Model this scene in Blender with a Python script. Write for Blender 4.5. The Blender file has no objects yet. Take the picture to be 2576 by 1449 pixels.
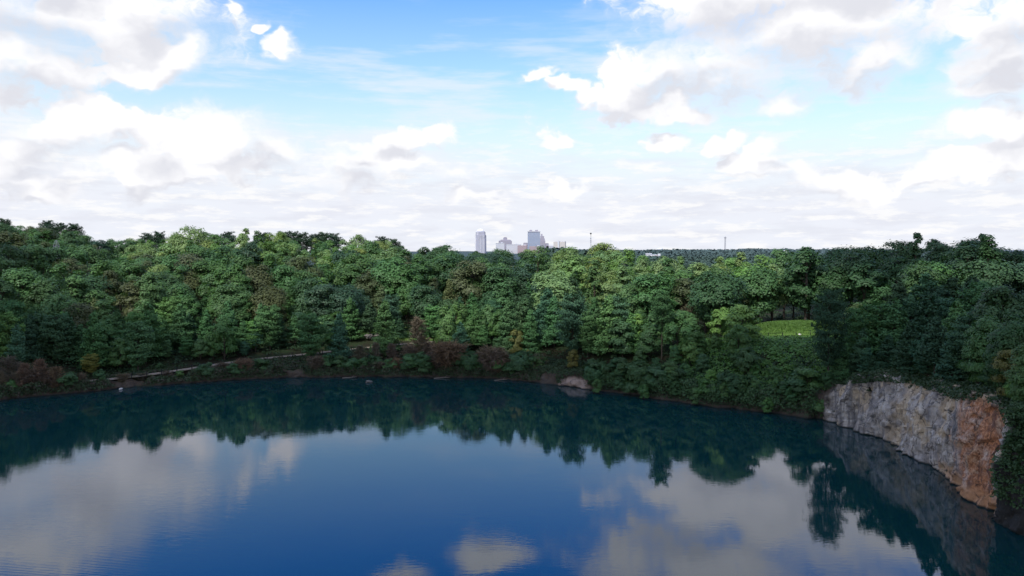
import bpy, math, random, colorsys
import numpy as np
from mathutils import noise as mn, Vector

R = math.radians
RNG = np.random.default_rng(7)
random.seed(7)
scene = bpy.context.scene
COL = scene.collection

# ------------------------------------------------------------------ camera model
F = 1920.0                      # focal length in units of a 2576 wide frame
CX, CY, HOR, H = 1288.0, 724.5, 630.0, 40.0
PITCH = math.atan((CY - HOR) / F) * -1

def ray(X, Y):
    a = (X - CX) / F; b = -(Y - CY) / F
    s, c = math.sin(PITCH), math.cos(PITCH)
    return np.array([a, c - b * s, s + b * c])

def pt_z(X, Y, z=0.0):
    d = ray(X, Y); t = (z - H) / d[2]
    return np.array([d[0] * t, d[1] * t])

def pt_d(X, Y, dist):
    d = ray(X, Y); t = dist / d[1]
    return np.array([d[0] * t, dist, H + d[2] * t])

def proj(x, y, z):
    s, c = math.sin(PITCH), math.cos(PITCH)
    fw = y * c + (z - H) * s
    up = -y * s + (z - H) * c
    return CX + F * x / fw, CY - F * up / fw

# ------------------------------------------------------------------ small helpers
def prop(o, label=None, cat=None, group=None, kind=None):
    if label: o['label'] = label
    if cat: o['category'] = cat
    if group: o['group'] = group
    if kind: o['kind'] = kind
    return o

def empty(name, loc=(0, 0, 0), rz=0.0):
    o = bpy.data.objects.new(name, None)
    o.empty_display_size = 0.5
    COL.objects.link(o); o.location = loc; o.rotation_euler = (0, 0, rz)
    return o

def mesh_np(name, verts, faces, k):
    """mesh from an (N,3) array and an (M,k) index array, all faces of k corners"""
    me = bpy.data.meshes.new(name)
    v = np.asarray(verts, dtype=np.float32); f = np.asarray(faces, dtype=np.int32)
    me.vertices.add(len(v)); me.vertices.foreach_set('co', v.ravel())
    me.loops.add(f.size); me.loops.foreach_set('vertex_index', f.ravel())
    me.polygons.add(len(f))
    me.polygons.foreach_set('loop_start', np.arange(0, f.size, k, dtype=np.int32))
    me.polygons.foreach_set('loop_total', np.full(len(f), k, dtype=np.int32))
    me.update(calc_edges=True)
    return me

def link(name, me, mat, parent=None, smooth=False):
    if mat is not None and len(me.materials) == 0: me.materials.append(mat)
    if smooth: me.polygons.foreach_set('use_smooth', np.ones(len(me.polygons), dtype=bool))
    o = bpy.data.objects.new(name, me); COL.objects.link(o)
    if parent is not None: o.parent = parent
    return o

class MB:
    """collects boxes, cylinders, tubes and prisms into one mesh"""
    def __init__(s): s.v = []; s.f = []
    def add(s, vs, fs):
        n = len(s.v); s.v += [tuple(map(float, p)) for p in vs]; s.f += [tuple(i + n for i in f) for f in fs]; return s
    def box(s, c, size, top=1.0):
        x, y, z = c; a, b, h = size[0] / 2, size[1] / 2, size[2]
        vs = [(x - a, y - b, z), (x + a, y - b, z), (x + a, y + b, z), (x - a, y + b, z),
              (x - a * top, y - b * top, z + h), (x + a * top, y - b * top, z + h), (x + a * top, y + b * top, z + h), (x - a * top, y + b * top, z + h)]
        return s.add(vs, [(0, 3, 2, 1), (4, 5, 6, 7), (0, 1, 5, 4), (1, 2, 6, 5), (2, 3, 7, 6), (3, 0, 4, 7)])
    def tube(s, pts, rads, n=6):
        pts = [Vector(p) for p in pts]; rings = []
        for i, p in enumerate(pts):
            d = (pts[min(i + 1, len(pts) - 1)] - pts[max(i - 1, 0)])
            d = d.normalized() if d.length > 1e-9 else Vector((0, 0, 1))
            a = Vector((1, 0, 0)) if abs(d.x) < .8 else Vector((0, 1, 0))
            u = d.cross(a).normalized(); w = d.cross(u)
            rings.append([p + (u * math.cos(t) + w * math.sin(t)) * rads[i] for t in [2 * math.pi * k / n for k in range(n)]])
        vs = [q for r in rings for q in r]; fs = []
        for i in range(len(pts) - 1):
            for k in range(n):
                a = i * n + k; b = i * n + (k + 1) % n
                fs.append((a, b, b + n, a + n))
        fs.append(tuple(range(n))[::-1]); fs.append(tuple(range((len(pts) - 1) * n, len(pts) * n)))
        return s.add(vs, fs)
    def lathe(s, prof, c=(0, 0, 0), n=20, sx=1, sy=1):
        vs = []; fs = []
        for r, z in prof:
            for k in range(n):
                t = 2 * math.pi * k / n
                vs.append((c[0] + r * math.cos(t) * sx, c[1] + r * math.sin(t) * sy, c[2] + z))
        for i in range(len(prof) - 1):
            for k in range(n):
                a = i * n + k; b = i * n + (k + 1) % n
                fs.append((a, b, b + n, a + n))
        fs.append(tuple(range((len(prof) - 1) * n, len(prof) * n)))
        return s.add(vs, fs)
    def prism(s, poly, z0, z1):
        n = len(poly)
        vs = [(x, y, z0) for x, y in poly] + [(x, y, z1) for x, y in poly]
        fs = [(k, (k + 1) % n, (k + 1) % n + n, k + n) for k in range(n)]
        fs += [tuple(range(n))[::-1], tuple(range(n, 2 * n))]
        return s.add(vs, fs)
    def build(s, name, mat, parent=None, smooth=False):
        me = bpy.data.meshes.new(name); me.from_pydata(s.v, [], s.f); me.update()
        return link(name, me, mat, parent, smooth)

# ------------------------------------------------------------------ node helpers
class NT:
    def __init__(s, tree): s.t = tree; s.n = tree.nodes; s.l = tree.links
    def new(s, typ, **kw):
        nd = s.n.new(typ)
        for k, v in kw.items(): setattr(nd, k, v)
        return nd
    def put(s, sock, v):
        if isinstance(v, bpy.types.NodeSocket): s.l.new(v, sock)
        elif isinstance(v, (tuple, list)) and len(v) == 3 and sock.type == 'RGBA': sock.default_value = (*v, 1)
        elif v is not None: sock.default_value = v
    def math(s, op, a, b=None, c=None, clamp=False):
        nd = s.new('ShaderNodeMath', operation=op, use_clamp=clamp)
        s.put(nd.inputs[0], a)
        if b is not None: s.put(nd.inputs[1], b)
        if c is not None: s.put(nd.inputs[2], c)
        return nd.outputs[0]
    def vmath(s, op, a, b=None, scale=None):
        nd = s.new('ShaderNodeVectorMath', operation=op)
        s.put(nd.inputs[0], a)
        if b is not None: s.put(nd.inputs[1], b)
        if scale is not None: s.put(nd.inputs[3], scale)
        return nd.outputs['Value'] if op in ('LENGTH', 'DOT_PRODUCT', 'DISTANCE') else nd.outputs[0]
    def mix(s, f, a, b, blend='MIX'):
        nd = s.new('ShaderNodeMix', data_type='RGBA', blend_type=blend)
        s.put(nd.inputs[0], f); s.put(nd.inputs[6], a); s.put(nd.inputs[7], b)
        return nd.outputs[2]
    def noise(s, vec, scale, detail=4, rough=.5, out=0, dim='3D'):
        nd = s.new('ShaderNodeTexNoise', noise_dimensions=dim)
        if vec is not None: s.put(nd.inputs['Vector'], vec)
        nd.inputs['Scale'].default_value = scale; nd.inputs['Detail'].default_value = detail; nd.inputs['Roughness'].default_value = rough
        return nd.outputs[out]
    def voro(s, vec, scale, feature='F1', out='Distance'):
        nd = s.new('ShaderNodeTexVoronoi', feature=feature)
        if vec is not None: s.put(nd.inputs['Vector'], vec)
        nd.inputs['Scale'].default_value = scale
        return nd.outputs[out]
    def sstep(s, v, lo, hi, a=0.0, b=1.0):
        nd = s.new('ShaderNodeMapRange', interpolation_type='SMOOTHSTEP')
        s.put(nd.inputs[0], v); nd.inputs[1].default_value = lo; nd.inputs[2].default_value = hi
        nd.inputs[3].default_value = a; nd.inputs[4].default_value = b
        return nd.outputs[0]
    def scalev(s, vec, sc):
        nd = s.new('ShaderNodeMapping'); s.put(nd.inputs[0], vec); nd.inputs[3].default_value = sc
        return nd.outputs[0]

def material(name):
    m = bpy.data.materials.new(name); m.use_nodes = True
    t = NT(m.node_tree); t.n.clear()
    out = t.new('ShaderNodeOutputMaterial')
    return m, t, out

def pbsdf(t, out, col, rough=.8, spec=.3, normal=None, metal=0.0, ior=None):
    b = t.new('ShaderNodeBsdfPrincipled')
    t.put(b.inputs['Base Color'], col); t.put(b.inputs['Roughness'], rough)
    b.inputs['Specular IOR Level'].default_value = spec; b.inputs['Metallic'].default_value = metal
    if ior: b.inputs['IOR'].default_value = ior
    if normal is not None: t.put(b.inputs['Normal'], normal)
    if out is not None: t.l.new(b.outputs[0], out.inputs[0])
    return b

def bump(t, height, strength, dist):
    nd = t.new('ShaderNodeBump'); nd.inputs['Strength'].default_value = strength; nd.inputs['Distance'].default_value = dist
    t.put(nd.inputs['Height'], height); return nd.outputs[0]

def plain(name, col, rough=.8, var=.25, scale=.5, metal=0.0):
    m, t, out = material(name)
    pos = t.new('ShaderNodeNewGeometry').outputs['Position']
    n = t.noise(pos, scale, 4, .6)
    c = t.mix(n, tuple(x * (1 - var) for x in col), tuple(min(1, x * (1 + var)) for x in col))
    pbsdf(t, out, c, rough, .3, metal=metal)
    return m

# foliage: tinted per tree through the object's own colour
def foliage_mat(name, trans=.22, spec=.25, rough=.55):
    m, t, out = material(name)
    oi = t.new('ShaderNodeObjectInfo')
    g = t.new('ShaderNodeNewGeometry')
    n1 = t.noise(g.outputs['Position'], .45, 3, .6)
    n2 = t.noise(g.outputs['Position'], 2.3, 2, .6)
    v = t.math('MULTIPLY', t.math('MULTIPLY_ADD', n1, 1.0, .5), t.math('MULTIPLY_ADD', n2, .8, .6))
    c = t.vmath('SCALE', oi.outputs['Color'], scale=v)
    hs = t.new('ShaderNodeHueSaturation')
    t.put(hs.inputs['Hue'], t.math('MULTIPLY_ADD', n2, .05, .475)); t.put(hs.inputs['Color'], c)
    b = pbsdf(t, None, hs.outputs[0], rough, spec)
    tr = t.new('ShaderNodeBsdfTranslucent')
    t.put(tr.inputs[0], t.mix(1.0, hs.outputs[0], (1.0, 1.25, .55), 'MULTIPLY'))
    mx = t.new('ShaderNodeMixShader'); mx.inputs[0].default_value = trans
    t.l.new(b.outputs[0], mx.inputs[1]); t.l.new(tr.outputs[0], mx.inputs[2]); t.l.new(mx.outputs[0], out.inputs[0])
    return m

M = {}
M['leaf'] = foliage_mat('leaf')
M['needle'] = foliage_mat('needle', .1, .12, .7)
M['twig'] = foliage_mat('twig', 0.0, .08, .9)
def bark():
    m, t, out = material('bark')
    oi = t.new('ShaderNodeObjectInfo'); pos = t.new('ShaderNodeTexCoord').outputs['Object']
    n = t.noise(t.scalev(pos, (6, 6, 1.2)), 1.5, 4, .65)
    c = t.mix(n, (.025, .02, .016), (.11, .09, .075))
    pbsdf(t, out, t.vmath('MULTIPLY', c, oi.outputs['Color']), .9, .1, bump(t, n, .5, .05))
    return m
M['bark'] = bark()

# ------------------------------------------------------------------ lake outline (world metres, z = 0)
# (pixel x, pixel y, bank height, height 25 m inland)
SH = [(-420, 1085, 5, 12), (-200, 1035, 4, 11), (0, 1006, 3, 9), (150, 994, 2.4, 7), (300, 978, 2.0, 4.5), (450, 966, 2.2, 5.5), (600, 957, 2.6, 6), (730, 951, 3.2, 6.5),
      (850, 950, 3.2, 7.5), (950, 948, 2.6, 8), (1060, 950, 2.4, 8), (1150, 951, 2.5, 8.5), (1250, 954, 3.0, 9), (1350, 962, 4.2, 10.5), (1420, 972, 4.4, 11), (1480, 980, 3.6, 11.5),
      (1560, 992, 3.5, 12), (1660, 1005, 4, 13.5), (1800, 1025, 4.5, 13.5), (1950, 1042, 5, 13.5), (2050, 1052, 6.5, 13.5), (2095, 1060, 9.5, 14),
      (2150, 1084, 12.0, 15.5), (2220, 1104, 13.5, 17), (2290, 1140, 14.5, 18.5), (2370, 1200, 15.2, 20), (2440, 1255, 17.0, 21.5), (2512, 1318, 16.8, 22)]
shore = [(*pt_z(a, b), e, p) for a, b, e, p in SH]
shore += [(74.0, 100, 17, 22), (78.5, 90, 17.5, 22), (82, 70, 18, 23), (80, 40, 20, 26), (66, 12, 26, 32), (30, -14, 34, 37), (-30, -16, 34, 37), (-95, 5, 20, 30),
          (-160, 50, 10, 20), (-190, 110, 7, 15), (-195, 145, 6, 13)]
SP = np.array(shore)

def shore_sd(x, y):
    """signed distance to the lake outline (+ on land) and bank values there"""
    x = np.asarray(x, float).ravel(); y = np.asarray(y, float).ravel()
    best = np.full(x.shape, 1e18); e = np.zeros_like(x); p = np.zeros_like(x); inside = np.zeros(x.shape, bool); par = np.zeros_like(x)
    n = len(SP)
    for i in range(n):
        a = SP[i]; b = SP[(i + 1) % n]
        dx, dy = b[0] - a[0], b[1] - a[1]
        t = np.clip(((x - a[0]) * dx + (y - a[1]) * dy) / (dx * dx + dy * dy), 0, 1)
        d2 = (x - a[0] - t * dx) ** 2 + (y - a[1] - t * dy) ** 2
        m = d2 < best
        best[m] = d2[m]; e[m] = (a[2] + (b[2] - a[2]) * t)[m]; p[m] = (a[3] + (b[3] - a[3]) * t)[m]; par[m] = (i + t)[m]
        c = ((a[1] > y) != (b[1] > y)) & (x < (b[0] - a[0]) * (y - a[1]) / (b[1] - a[1] + 1e-12) + a[0])
        inside ^= c
    s = np.sqrt(best); s[inside] *= -1
    return s, e, p, par

# value noise for the terrain
def vnoise(x, y, sc, seed=0):
    x = x / sc; y = y / sc; xi = np.floor(x).astype(np.int64); yi = np.floor(y).astype(np.int64); fx = x - xi; fy = y - yi
    fx = fx * fx * (3 - 2 * fx); fy = fy * fy * (3 - 2 * fy)
    def h(a, b):
        n = (a * 374761393 + b * 668265263 + seed * 144665) & 0xffffffff
        n = ((n ^ (n >> 13)) * 1274126177) & 0xffffffff
        return ((n ^ (n >> 16)) & 0xffff) / 65535.0
    return (h(xi, yi) * (1 - fx) + h(xi + 1, yi) * fx) * (1 - fy) + (h(xi, yi + 1) * (1 - fx) + h(xi + 1, yi + 1) * fx) * fy - .5

# pixel column -> (ridge depth, ridge ground height, canopy height there)
RT = np.array([(-700, 430, 36), (0, 430, 35), (60, 430, 33), (150, 430, 33), (250, 430, 27), (400, 430, 27), (480, 420, 28), (600, 430, 27), (740, 430, 27), (900, 430, 25), (1000, 430, 24), (1200, 420, 22.8), (1300, 415, 22.6),
               (1400, 410, 22.8), (1500, 400, 21), (1560, 390, 18), (1700, 350, 13), (1800, 345, 12), (1950, 335, 12.5), (2040, 310, 14), (2120, 300, 17.5), (2200, 290, 21),
               (2300, 280, 22), (2450, 270, 21), (2560, 260, 20), (3300, 260, 22)], float)

PATHZ = [(180, 962, 1.9), (300, 952, 2.6), (450, 932, 3.3), (600, 908, 4.4), (750, 893, 5.2), (900, 877, 6.4), (1030, 864, 7.0), (1120, 858, 7.4)]
PATH = np.array([(*pt_z(a, b, z), z) for a, b, z in PATHZ])
MOUND = pt_d(1985, 822, 245)          # centre of the grassy mound

def seg_near(P, x, y):
    best = np.full(x.shape, 1e18); z = np.zeros_like(x)
    for i in range(len(P) - 1):
        a, b = P[i], P[i + 1]; dx, dy = b[0] - a[0], b[1] - a[1]
        t = np.clip(((x - a[0]) * dx + (y - a[1]) * dy) / (dx * dx + dy * dy), 0, 1)
        d2 = (x - a[0] - t * dx) ** 2 + (y - a[1] - t * dy) ** 2
        m = d2 < best; best[m] = d2[m]; z[m] = (a[2] + (b[2] - a[2]) * t)[m]
    return np.sqrt(best), z

def sm(t): t = np.clip(t, 0, 1); return t * t * (3 - 2 * t)

def ground(x, y):
    shp = np.shape(x)
    x = np.asarray(x, float).ravel(); y = np.asarray(y, float).ravel()
    s, e, p, par = shore_sd(x, y)
    az = np.arctan2(x, np.maximum(y, 1e-3)); az = np.clip(az, -.9, .9)
    px = CX + F * np.tan(az)
    dr = np.interp(px, RT[:, 0], RT[:, 1]); gr = np.interp(px, RT[:, 0], RT[:, 2])
    nz = vnoise(x, y, 38, 1) * 3.0 + vnoise(x, y, 14, 2) * 1.1
    rr = np.hypot(x, y) * np.cos(np.clip(az, -.6, .6))
    S = np.maximum(dr - 25 - 215, 60)
    S = np.where(px > 2050, 115, S)
    t = (s - 25) / S
    h = e + (p - e) * sm((s - 3) / 22) + (gr - p) * sm(t * .5 + t * t * .5 * 0)**1.0 * 0
    h = h + (gr - p) * np.clip(t, 0, 1) * (s > 25) + nz * sm((s - 6) / 30) * (1 - .8 * sm((t - .8) / .4)) * .5
    far = 4 + 15 * sm((rr - 1300) / 1600) + vnoise(x, y, 520, 3) * 22 * sm((rr - 700) / 900) + vnoise(x, y, 130, 5) * 4 * sm((rr - 600) / 600)
    k = sm((rr - dr - 25) / 230)
    h = np.where(y > 60, h * (1 - k) + far * k, h)
    k2 = sm((np.abs(x) - 420) / 600); h = h * (1 - k2) + far * k2
    k3 = sm((-y - 150) / 500); h = h * (1 - k3) + far * k3
    # the grassy mound and its terrace
    tx = (x - MOUND[0]); ty = (y - MOUND[1])
    terr = sm(1 - (np.hypot(tx / 30, (ty + 2) / 15) - 1) / .6)
    h = np.where(y > 60, h * (1 - terr) + 13.2 * terr, h)
    q = np.hypot((tx - 7) / 25, ty / 9.5)
    h = h + np.where(y > 60, 3.6 * sm((1.08 - q) / .62) + .25 * vnoise(x, y, 5, 9) * (q < 1), 0)
    # gravel road bench
    dp, pz = seg_near(PATH, x, y)
    kb = sm(1 - (dp - 2.2) / 5)
    h = np.where(y > 60, h * (1 - kb) + (pz + .0) * kb, h)
    h = np.where(s < 3.0, -3.0 + (s > 0) * 0, h)                  # the bank mesh covers the first metres
    h = np.where((s >= 3.0) & (s < 6.0), np.minimum(h, e - .8), h)
    h = np.where(s < -1, np.maximum(-3 + s * .8, -18), h)
    return h.reshape(shp)

# ------------------------------------------------------------------ terrain sheet
def axis(lo, a, b, hi, step, g=1.13):
    mid = list(np.arange(a, b + .1, step)); up = []; d = step; v = b
    while v < hi: d *= g; v += d; up.append(v)
    dn = []; d = step; v = a
    while v > lo: d *= g; v -= d; dn.append(v)
    return np.array(dn[::-1] + mid + up)
ax = axis(-12000, -230, 210, 12000, 2.6); ay = axis(-4000, -40, 470, 15000, 2.6, 1.1)
gx, gy = np.meshgrid(ax, ay)
gz = ground(gx, gy)
nx, ny = len(ax), len(ay)
idx = np.arange(nx * ny).reshape(ny, nx)
fq = np.stack([idx[:-1, :-1], idx[:-1, 1:], idx[1:, 1:], idx[1:, :-1]], -1).reshape(-1, 4)

def forest_floor():
    m, t, out = material('forest_floor')
    g = t.new('ShaderNodeNewGeometry'); pos = g.outputs['Position']
    n = t.noise(pos, .12, 5, .65); n2 = t.noise(pos, 1.6, 4, .6)
    c = t.mix(t.sstep(n, .4, .62), (.022, .02, .012), (.02, .035, .014))
    c = t.mix(t.sstep(n2, .55, .75), c, (.05, .042, .03))
    # grass on the mound and on the clearing: a world-space patch
    def patch(cx, cy, rx, ry):
        v = t.vmath('SUBTRACT', pos, (cx, cy, 0)); v = t.vmath('MULTIPLY', v, (1 / rx, 1 / ry, 0))
        return t.sstep(t.math('ADD', t.vmath('LENGTH', v), t.math('MULTIPLY', n2, .25)), 1.2, 1.05)
    gm = t.math('MAXIMUM', patch(MOUND[0] + 5, MOUND[1] - 4, 34, 16), patch(-47, 284, 30, 11))
    c = t.mix(gm, c, t.mix(n2, (.06, .12, .025), (.12, .20, .045)))
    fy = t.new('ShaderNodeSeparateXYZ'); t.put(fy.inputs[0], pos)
    c = t.mix(t.sstep(fy.outputs[1], 500, 1800), c, (.05, .075, .085))  # haze painted in: far ground turns blue-grey with distance
    pbsdf(t, out, c, .95, .1, bump(t, n2, .6, .3))
    return m
M['floor'] = forest_floor()
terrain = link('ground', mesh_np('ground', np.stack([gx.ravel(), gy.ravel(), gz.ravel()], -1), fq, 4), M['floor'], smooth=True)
prop(terrain, kind='structure')

# ------------------------------------------------------------------ water
def water_mat():
    m, t, out = material('water')
    pos = t.new('ShaderNodeNewGeometry').outputs['Position']
    mp = t.new('ShaderNodeMapping'); t.put(mp.inputs[0], pos); mp.inputs[2].default_value = (0, 0, R(-28)); mp.inputs[3].default_value = (.45, 1.6, 1)
    n1 = t.noise(mp.outputs[0], 1.3, 3, .55)
    n2 = t.noise(pos, .06, 2, .5)
    n3 = t.noise(t.scalev(pos, (.5, 1.0, 1)), .5, 2, .5)
    wv = t.new('ShaderNodeTexWave'); wv.wave_type = 'BANDS'; wv.bands_direction = 'Y'
    t.put(wv.inputs['Vector'], mp.outputs[0]); wv.inputs['Scale'].default_value = .42; wv.inputs['Distortion'].default_value = 3.0; wv.inputs['Detail'].default_value = 2
    sx = t.new('ShaderNodeSeparateXYZ'); t.put(sx.inputs[0], pos)
    left = t.math('MULTIPLY', t.sstep(sx.outputs[0], -15, -50), t.sstep(sx.outputs[1], 165, 125))
    amp = t.math('MULTIPLY_ADD', t.sstep(n2, .35, .7), .7, .45)
    hgt = t.math('MULTIPLY', t.math('ADD', n1, t.math('MULTIPLY', n3, 1.2)), amp)
    hgt = t.math('ADD', hgt, t.math('MULTIPLY', t.math('MULTIPLY', wv.outputs['Fac'], left), .3))
    nor = bump(t, hgt, 1.0, .0042)
    fr = t.new('ShaderNodeFresnel'); fr.inputs[0].default_value = 1.66; t.put(fr.inputs[1], nor)
    gl = t.new('ShaderNodeBsdfGlossy'); gl.inputs['Roughness'].default_value = .018; gl.inputs['Color'].default_value = (.90, .91, 1, 1); t.put(gl.inputs['Normal'], nor)
    df = t.new('ShaderNodeBsdfDiffuse'); df.inputs[0].default_value = (.002, .030, .034, 1)
    mx = t.new('ShaderNodeMixShader'); t.put(mx.inputs[0], fr.outputs[0])
    t.l.new(df.outputs[0], mx.inputs[1]); t.l.new(gl.outputs[0], mx.inputs[2]); t.l.new(mx.outputs[0], out.inputs[0])
    return m
M['water'] = water_mat()
wp = [(-215, -30), (110, -30), (110, 262), (-215, 262)]
wm = bpy.data.meshes.new('water'); wm.from_pydata([(x, y, 0) for x, y in wp], [], [(0, 1, 2, 3)])
prop(link('water', wm, M['water']), kind='structure')

# ------------------------------------------------------------------ rock bank round the lake
def rock_mat():
    m, t, out = material('quarry_rock')
    g = t.new('ShaderNodeNewGeometry'); pos = g.outputs['Position']
    sp = t.new('ShaderNodeSeparateXYZ'); t.put(sp.inputs[0], pos); X, Y, Z = sp.outputs
    mp = t.new('ShaderNodeMapping'); t.put(mp.inputs[0], pos); mp.inputs[2].default_value = (R(10), R(-14), R(12)); mp.inputs[3].default_value = (1.15, 1.15, .8)
    n1 = t.noise(mp.outputs[0], .35, 6, .65); n2 = t.noise(mp.outputs[0], 2.2, 5, .7)
    st = t.noise(t.scalev(pos, (.8, .8, .09)), .9, 4, .6)
    vo = t.voro(mp.outputs[0], .75, out='Color')
    vs = t.new('ShaderNodeSeparateXYZ'); t.put(vs.inputs[0], vo)
    c = t.mix(t.sstep(n1, .35, .65), (.30, .265, .24), (.58, .52, .455))
    c = t.mix(t.math('MULTIPLY', t.sstep(vs.outputs[0], .3, .9), .35), c, (.19, .18, .185))
    c = t.mix(t.math('MULTIPLY', t.sstep(st, .54, .68), .8), c, (.08, .08, .088))      # dark seep stains
    n4 = t.noise(pos, .16, 3, .5)
    c = t.mix(t.math('MULTIPLY', t.sstep(n4, .5, .62), .6), c, (.50, .36, .20))           # tan weathering
    c = t.mix(t.math('MULTIPLY', t.sstep(Y, 148, 172), t.sstep(st, .40, .56, 0, .7)), c, (.10, .098, .105))
    # rust-coloured section of the face, by its place along the shore
    yy = t.math('ADD', Y, t.math('ADD', t.math('MULTIPLY', t.math('SUBTRACT', st, .5), 16), t.math('MULTIPLY', t.math('SUBTRACT', Z, 9), -.15)))
    orange = t.math('MULTIPLY', t.sstep(yy, 131.5, 124.5), t.sstep(yy, 113.6, 114.8))
    orange = t.math('MULTIPLY', orange, t.sstep(Z, 17.2, 15.0))
    oc = t.mix(t.sstep(n2, .35, .65), (.24, .10, .05), (.56, .26, .13))
    oc = t.mix(t.sstep(st, .52, .66), oc, (.17, .085, .06))
    c = t.mix(t.math('MULTIPLY', orange, t.sstep(t.math('ADD', n1, t.math('MULTIPLY', n2, .5)), .68, .98, 1, .3)), c, oc)
    scree = t.math('MULTIPLY', t.sstep(yy, 140, 133), t.sstep(Z, 3.0, 1.6)); scree = t.math('MULTIPLY', scree, t.sstep(Y, 112, 114))
    c = t.mix(t.math('MULTIPLY', scree, .7), c, (.46, .25, .13))
    # far banks: brown earthy rock
    far = t.sstep(Y, 176.5, 179.5)
    c = t.mix(far, c, t.mix(n2, (.045, .035, .028), (.12, .095, .075)))
    def outc(px, py, z, rx, ry):
        p = pt_z(px, py, z); v = t.vmath('SUBTRACT', pos, (p[0], p[1], z)); v = t.vmath('MULTIPLY', v, (1 / rx, 1 / ry, 1 / 2.6))
        return t.sstep(t.math('ADD', t.vmath('LENGTH', v), t.math('MULTIPLY', n1, .8)), 1.45, 1.2)
    om = t.math('MAXIMUM', outc(1372, 962, 1.8, 4.5, 6), t.math('MAXIMUM', outc(1425, 969, 1.2, 7.5, 7), outc(738, 948, 1.5, 5.5, 6)))
    c = t.mix(om, c, t.mix(n2, (.22, .16, .13), (.42, .32, .27)))
    # black rock right of the rust zone
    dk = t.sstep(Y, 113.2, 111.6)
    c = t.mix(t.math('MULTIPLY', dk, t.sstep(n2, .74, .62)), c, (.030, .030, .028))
    vd = t.new('ShaderNodeTexVoronoi', feature='DISTANCE_TO_EDGE'); vv = t.vmath('ADD', mp.outputs[0], t.vmath('SCALE', t.noise(pos, 1.3, 3, .6, out=1), scale=.9)); t.put(vd.inputs['Vector'], vv); vd.inputs['Scale'].default_value = .55
    cr = t.math('MULTIPLY', t.sstep(vd.outputs[0], .07, .0), t.sstep(t.noise(pos, .5, 2, .5), .42, .6))
    c = t.mix(t.math('MULTIPLY', cr, .8), c, (.04, .036, .036))
    c = t.mix(t.sstep(n2, .44, .30, 0, .6), c, (.07, .062, .06))
    # dark water line
    c = t.mix(t.sstep(Z, .45, .05), c, (.03, .03, .028))
    up = t.new('ShaderNodeSeparateXYZ'); t.put(up.inputs[0], g.outputs['Normal'])
    c = t.mix(t.math('MULTIPLY', t.sstep(up.outputs[2], .55, .85), t.sstep(n1, .62, .4)), c, (.04, .05, .022))
    h = t.math('ADD', n1, t.math('MULTIPLY', n2, .5))
    pbsdf(t, out, c, .88, .2, bump(t, h, .9, .5))
    return m
M['rock'] = rock_mat()

def resample(P, step):
    out = []
    for i in range(len(P) - 1):
        a, b = P[i], P[i + 1]; L = math.hypot(b[0] - a[0], b[1] - a[1]); n = max(1, int(L / step))
        for k in range(n): out.append(a + (b - a) * (k / n))
    out.append(P[-1]); return np.array(out)

def chaikin(P, n=2):
    for _ in range(n):
        Q = [P[0]]
        for i in range(len(P) - 1): Q += [P[i] * .75 + P[i + 1] * .25, P[i] * .25 + P[i + 1] * .75]
        Q.append(P[-1]); P = np.array(Q)
    return P

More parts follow.
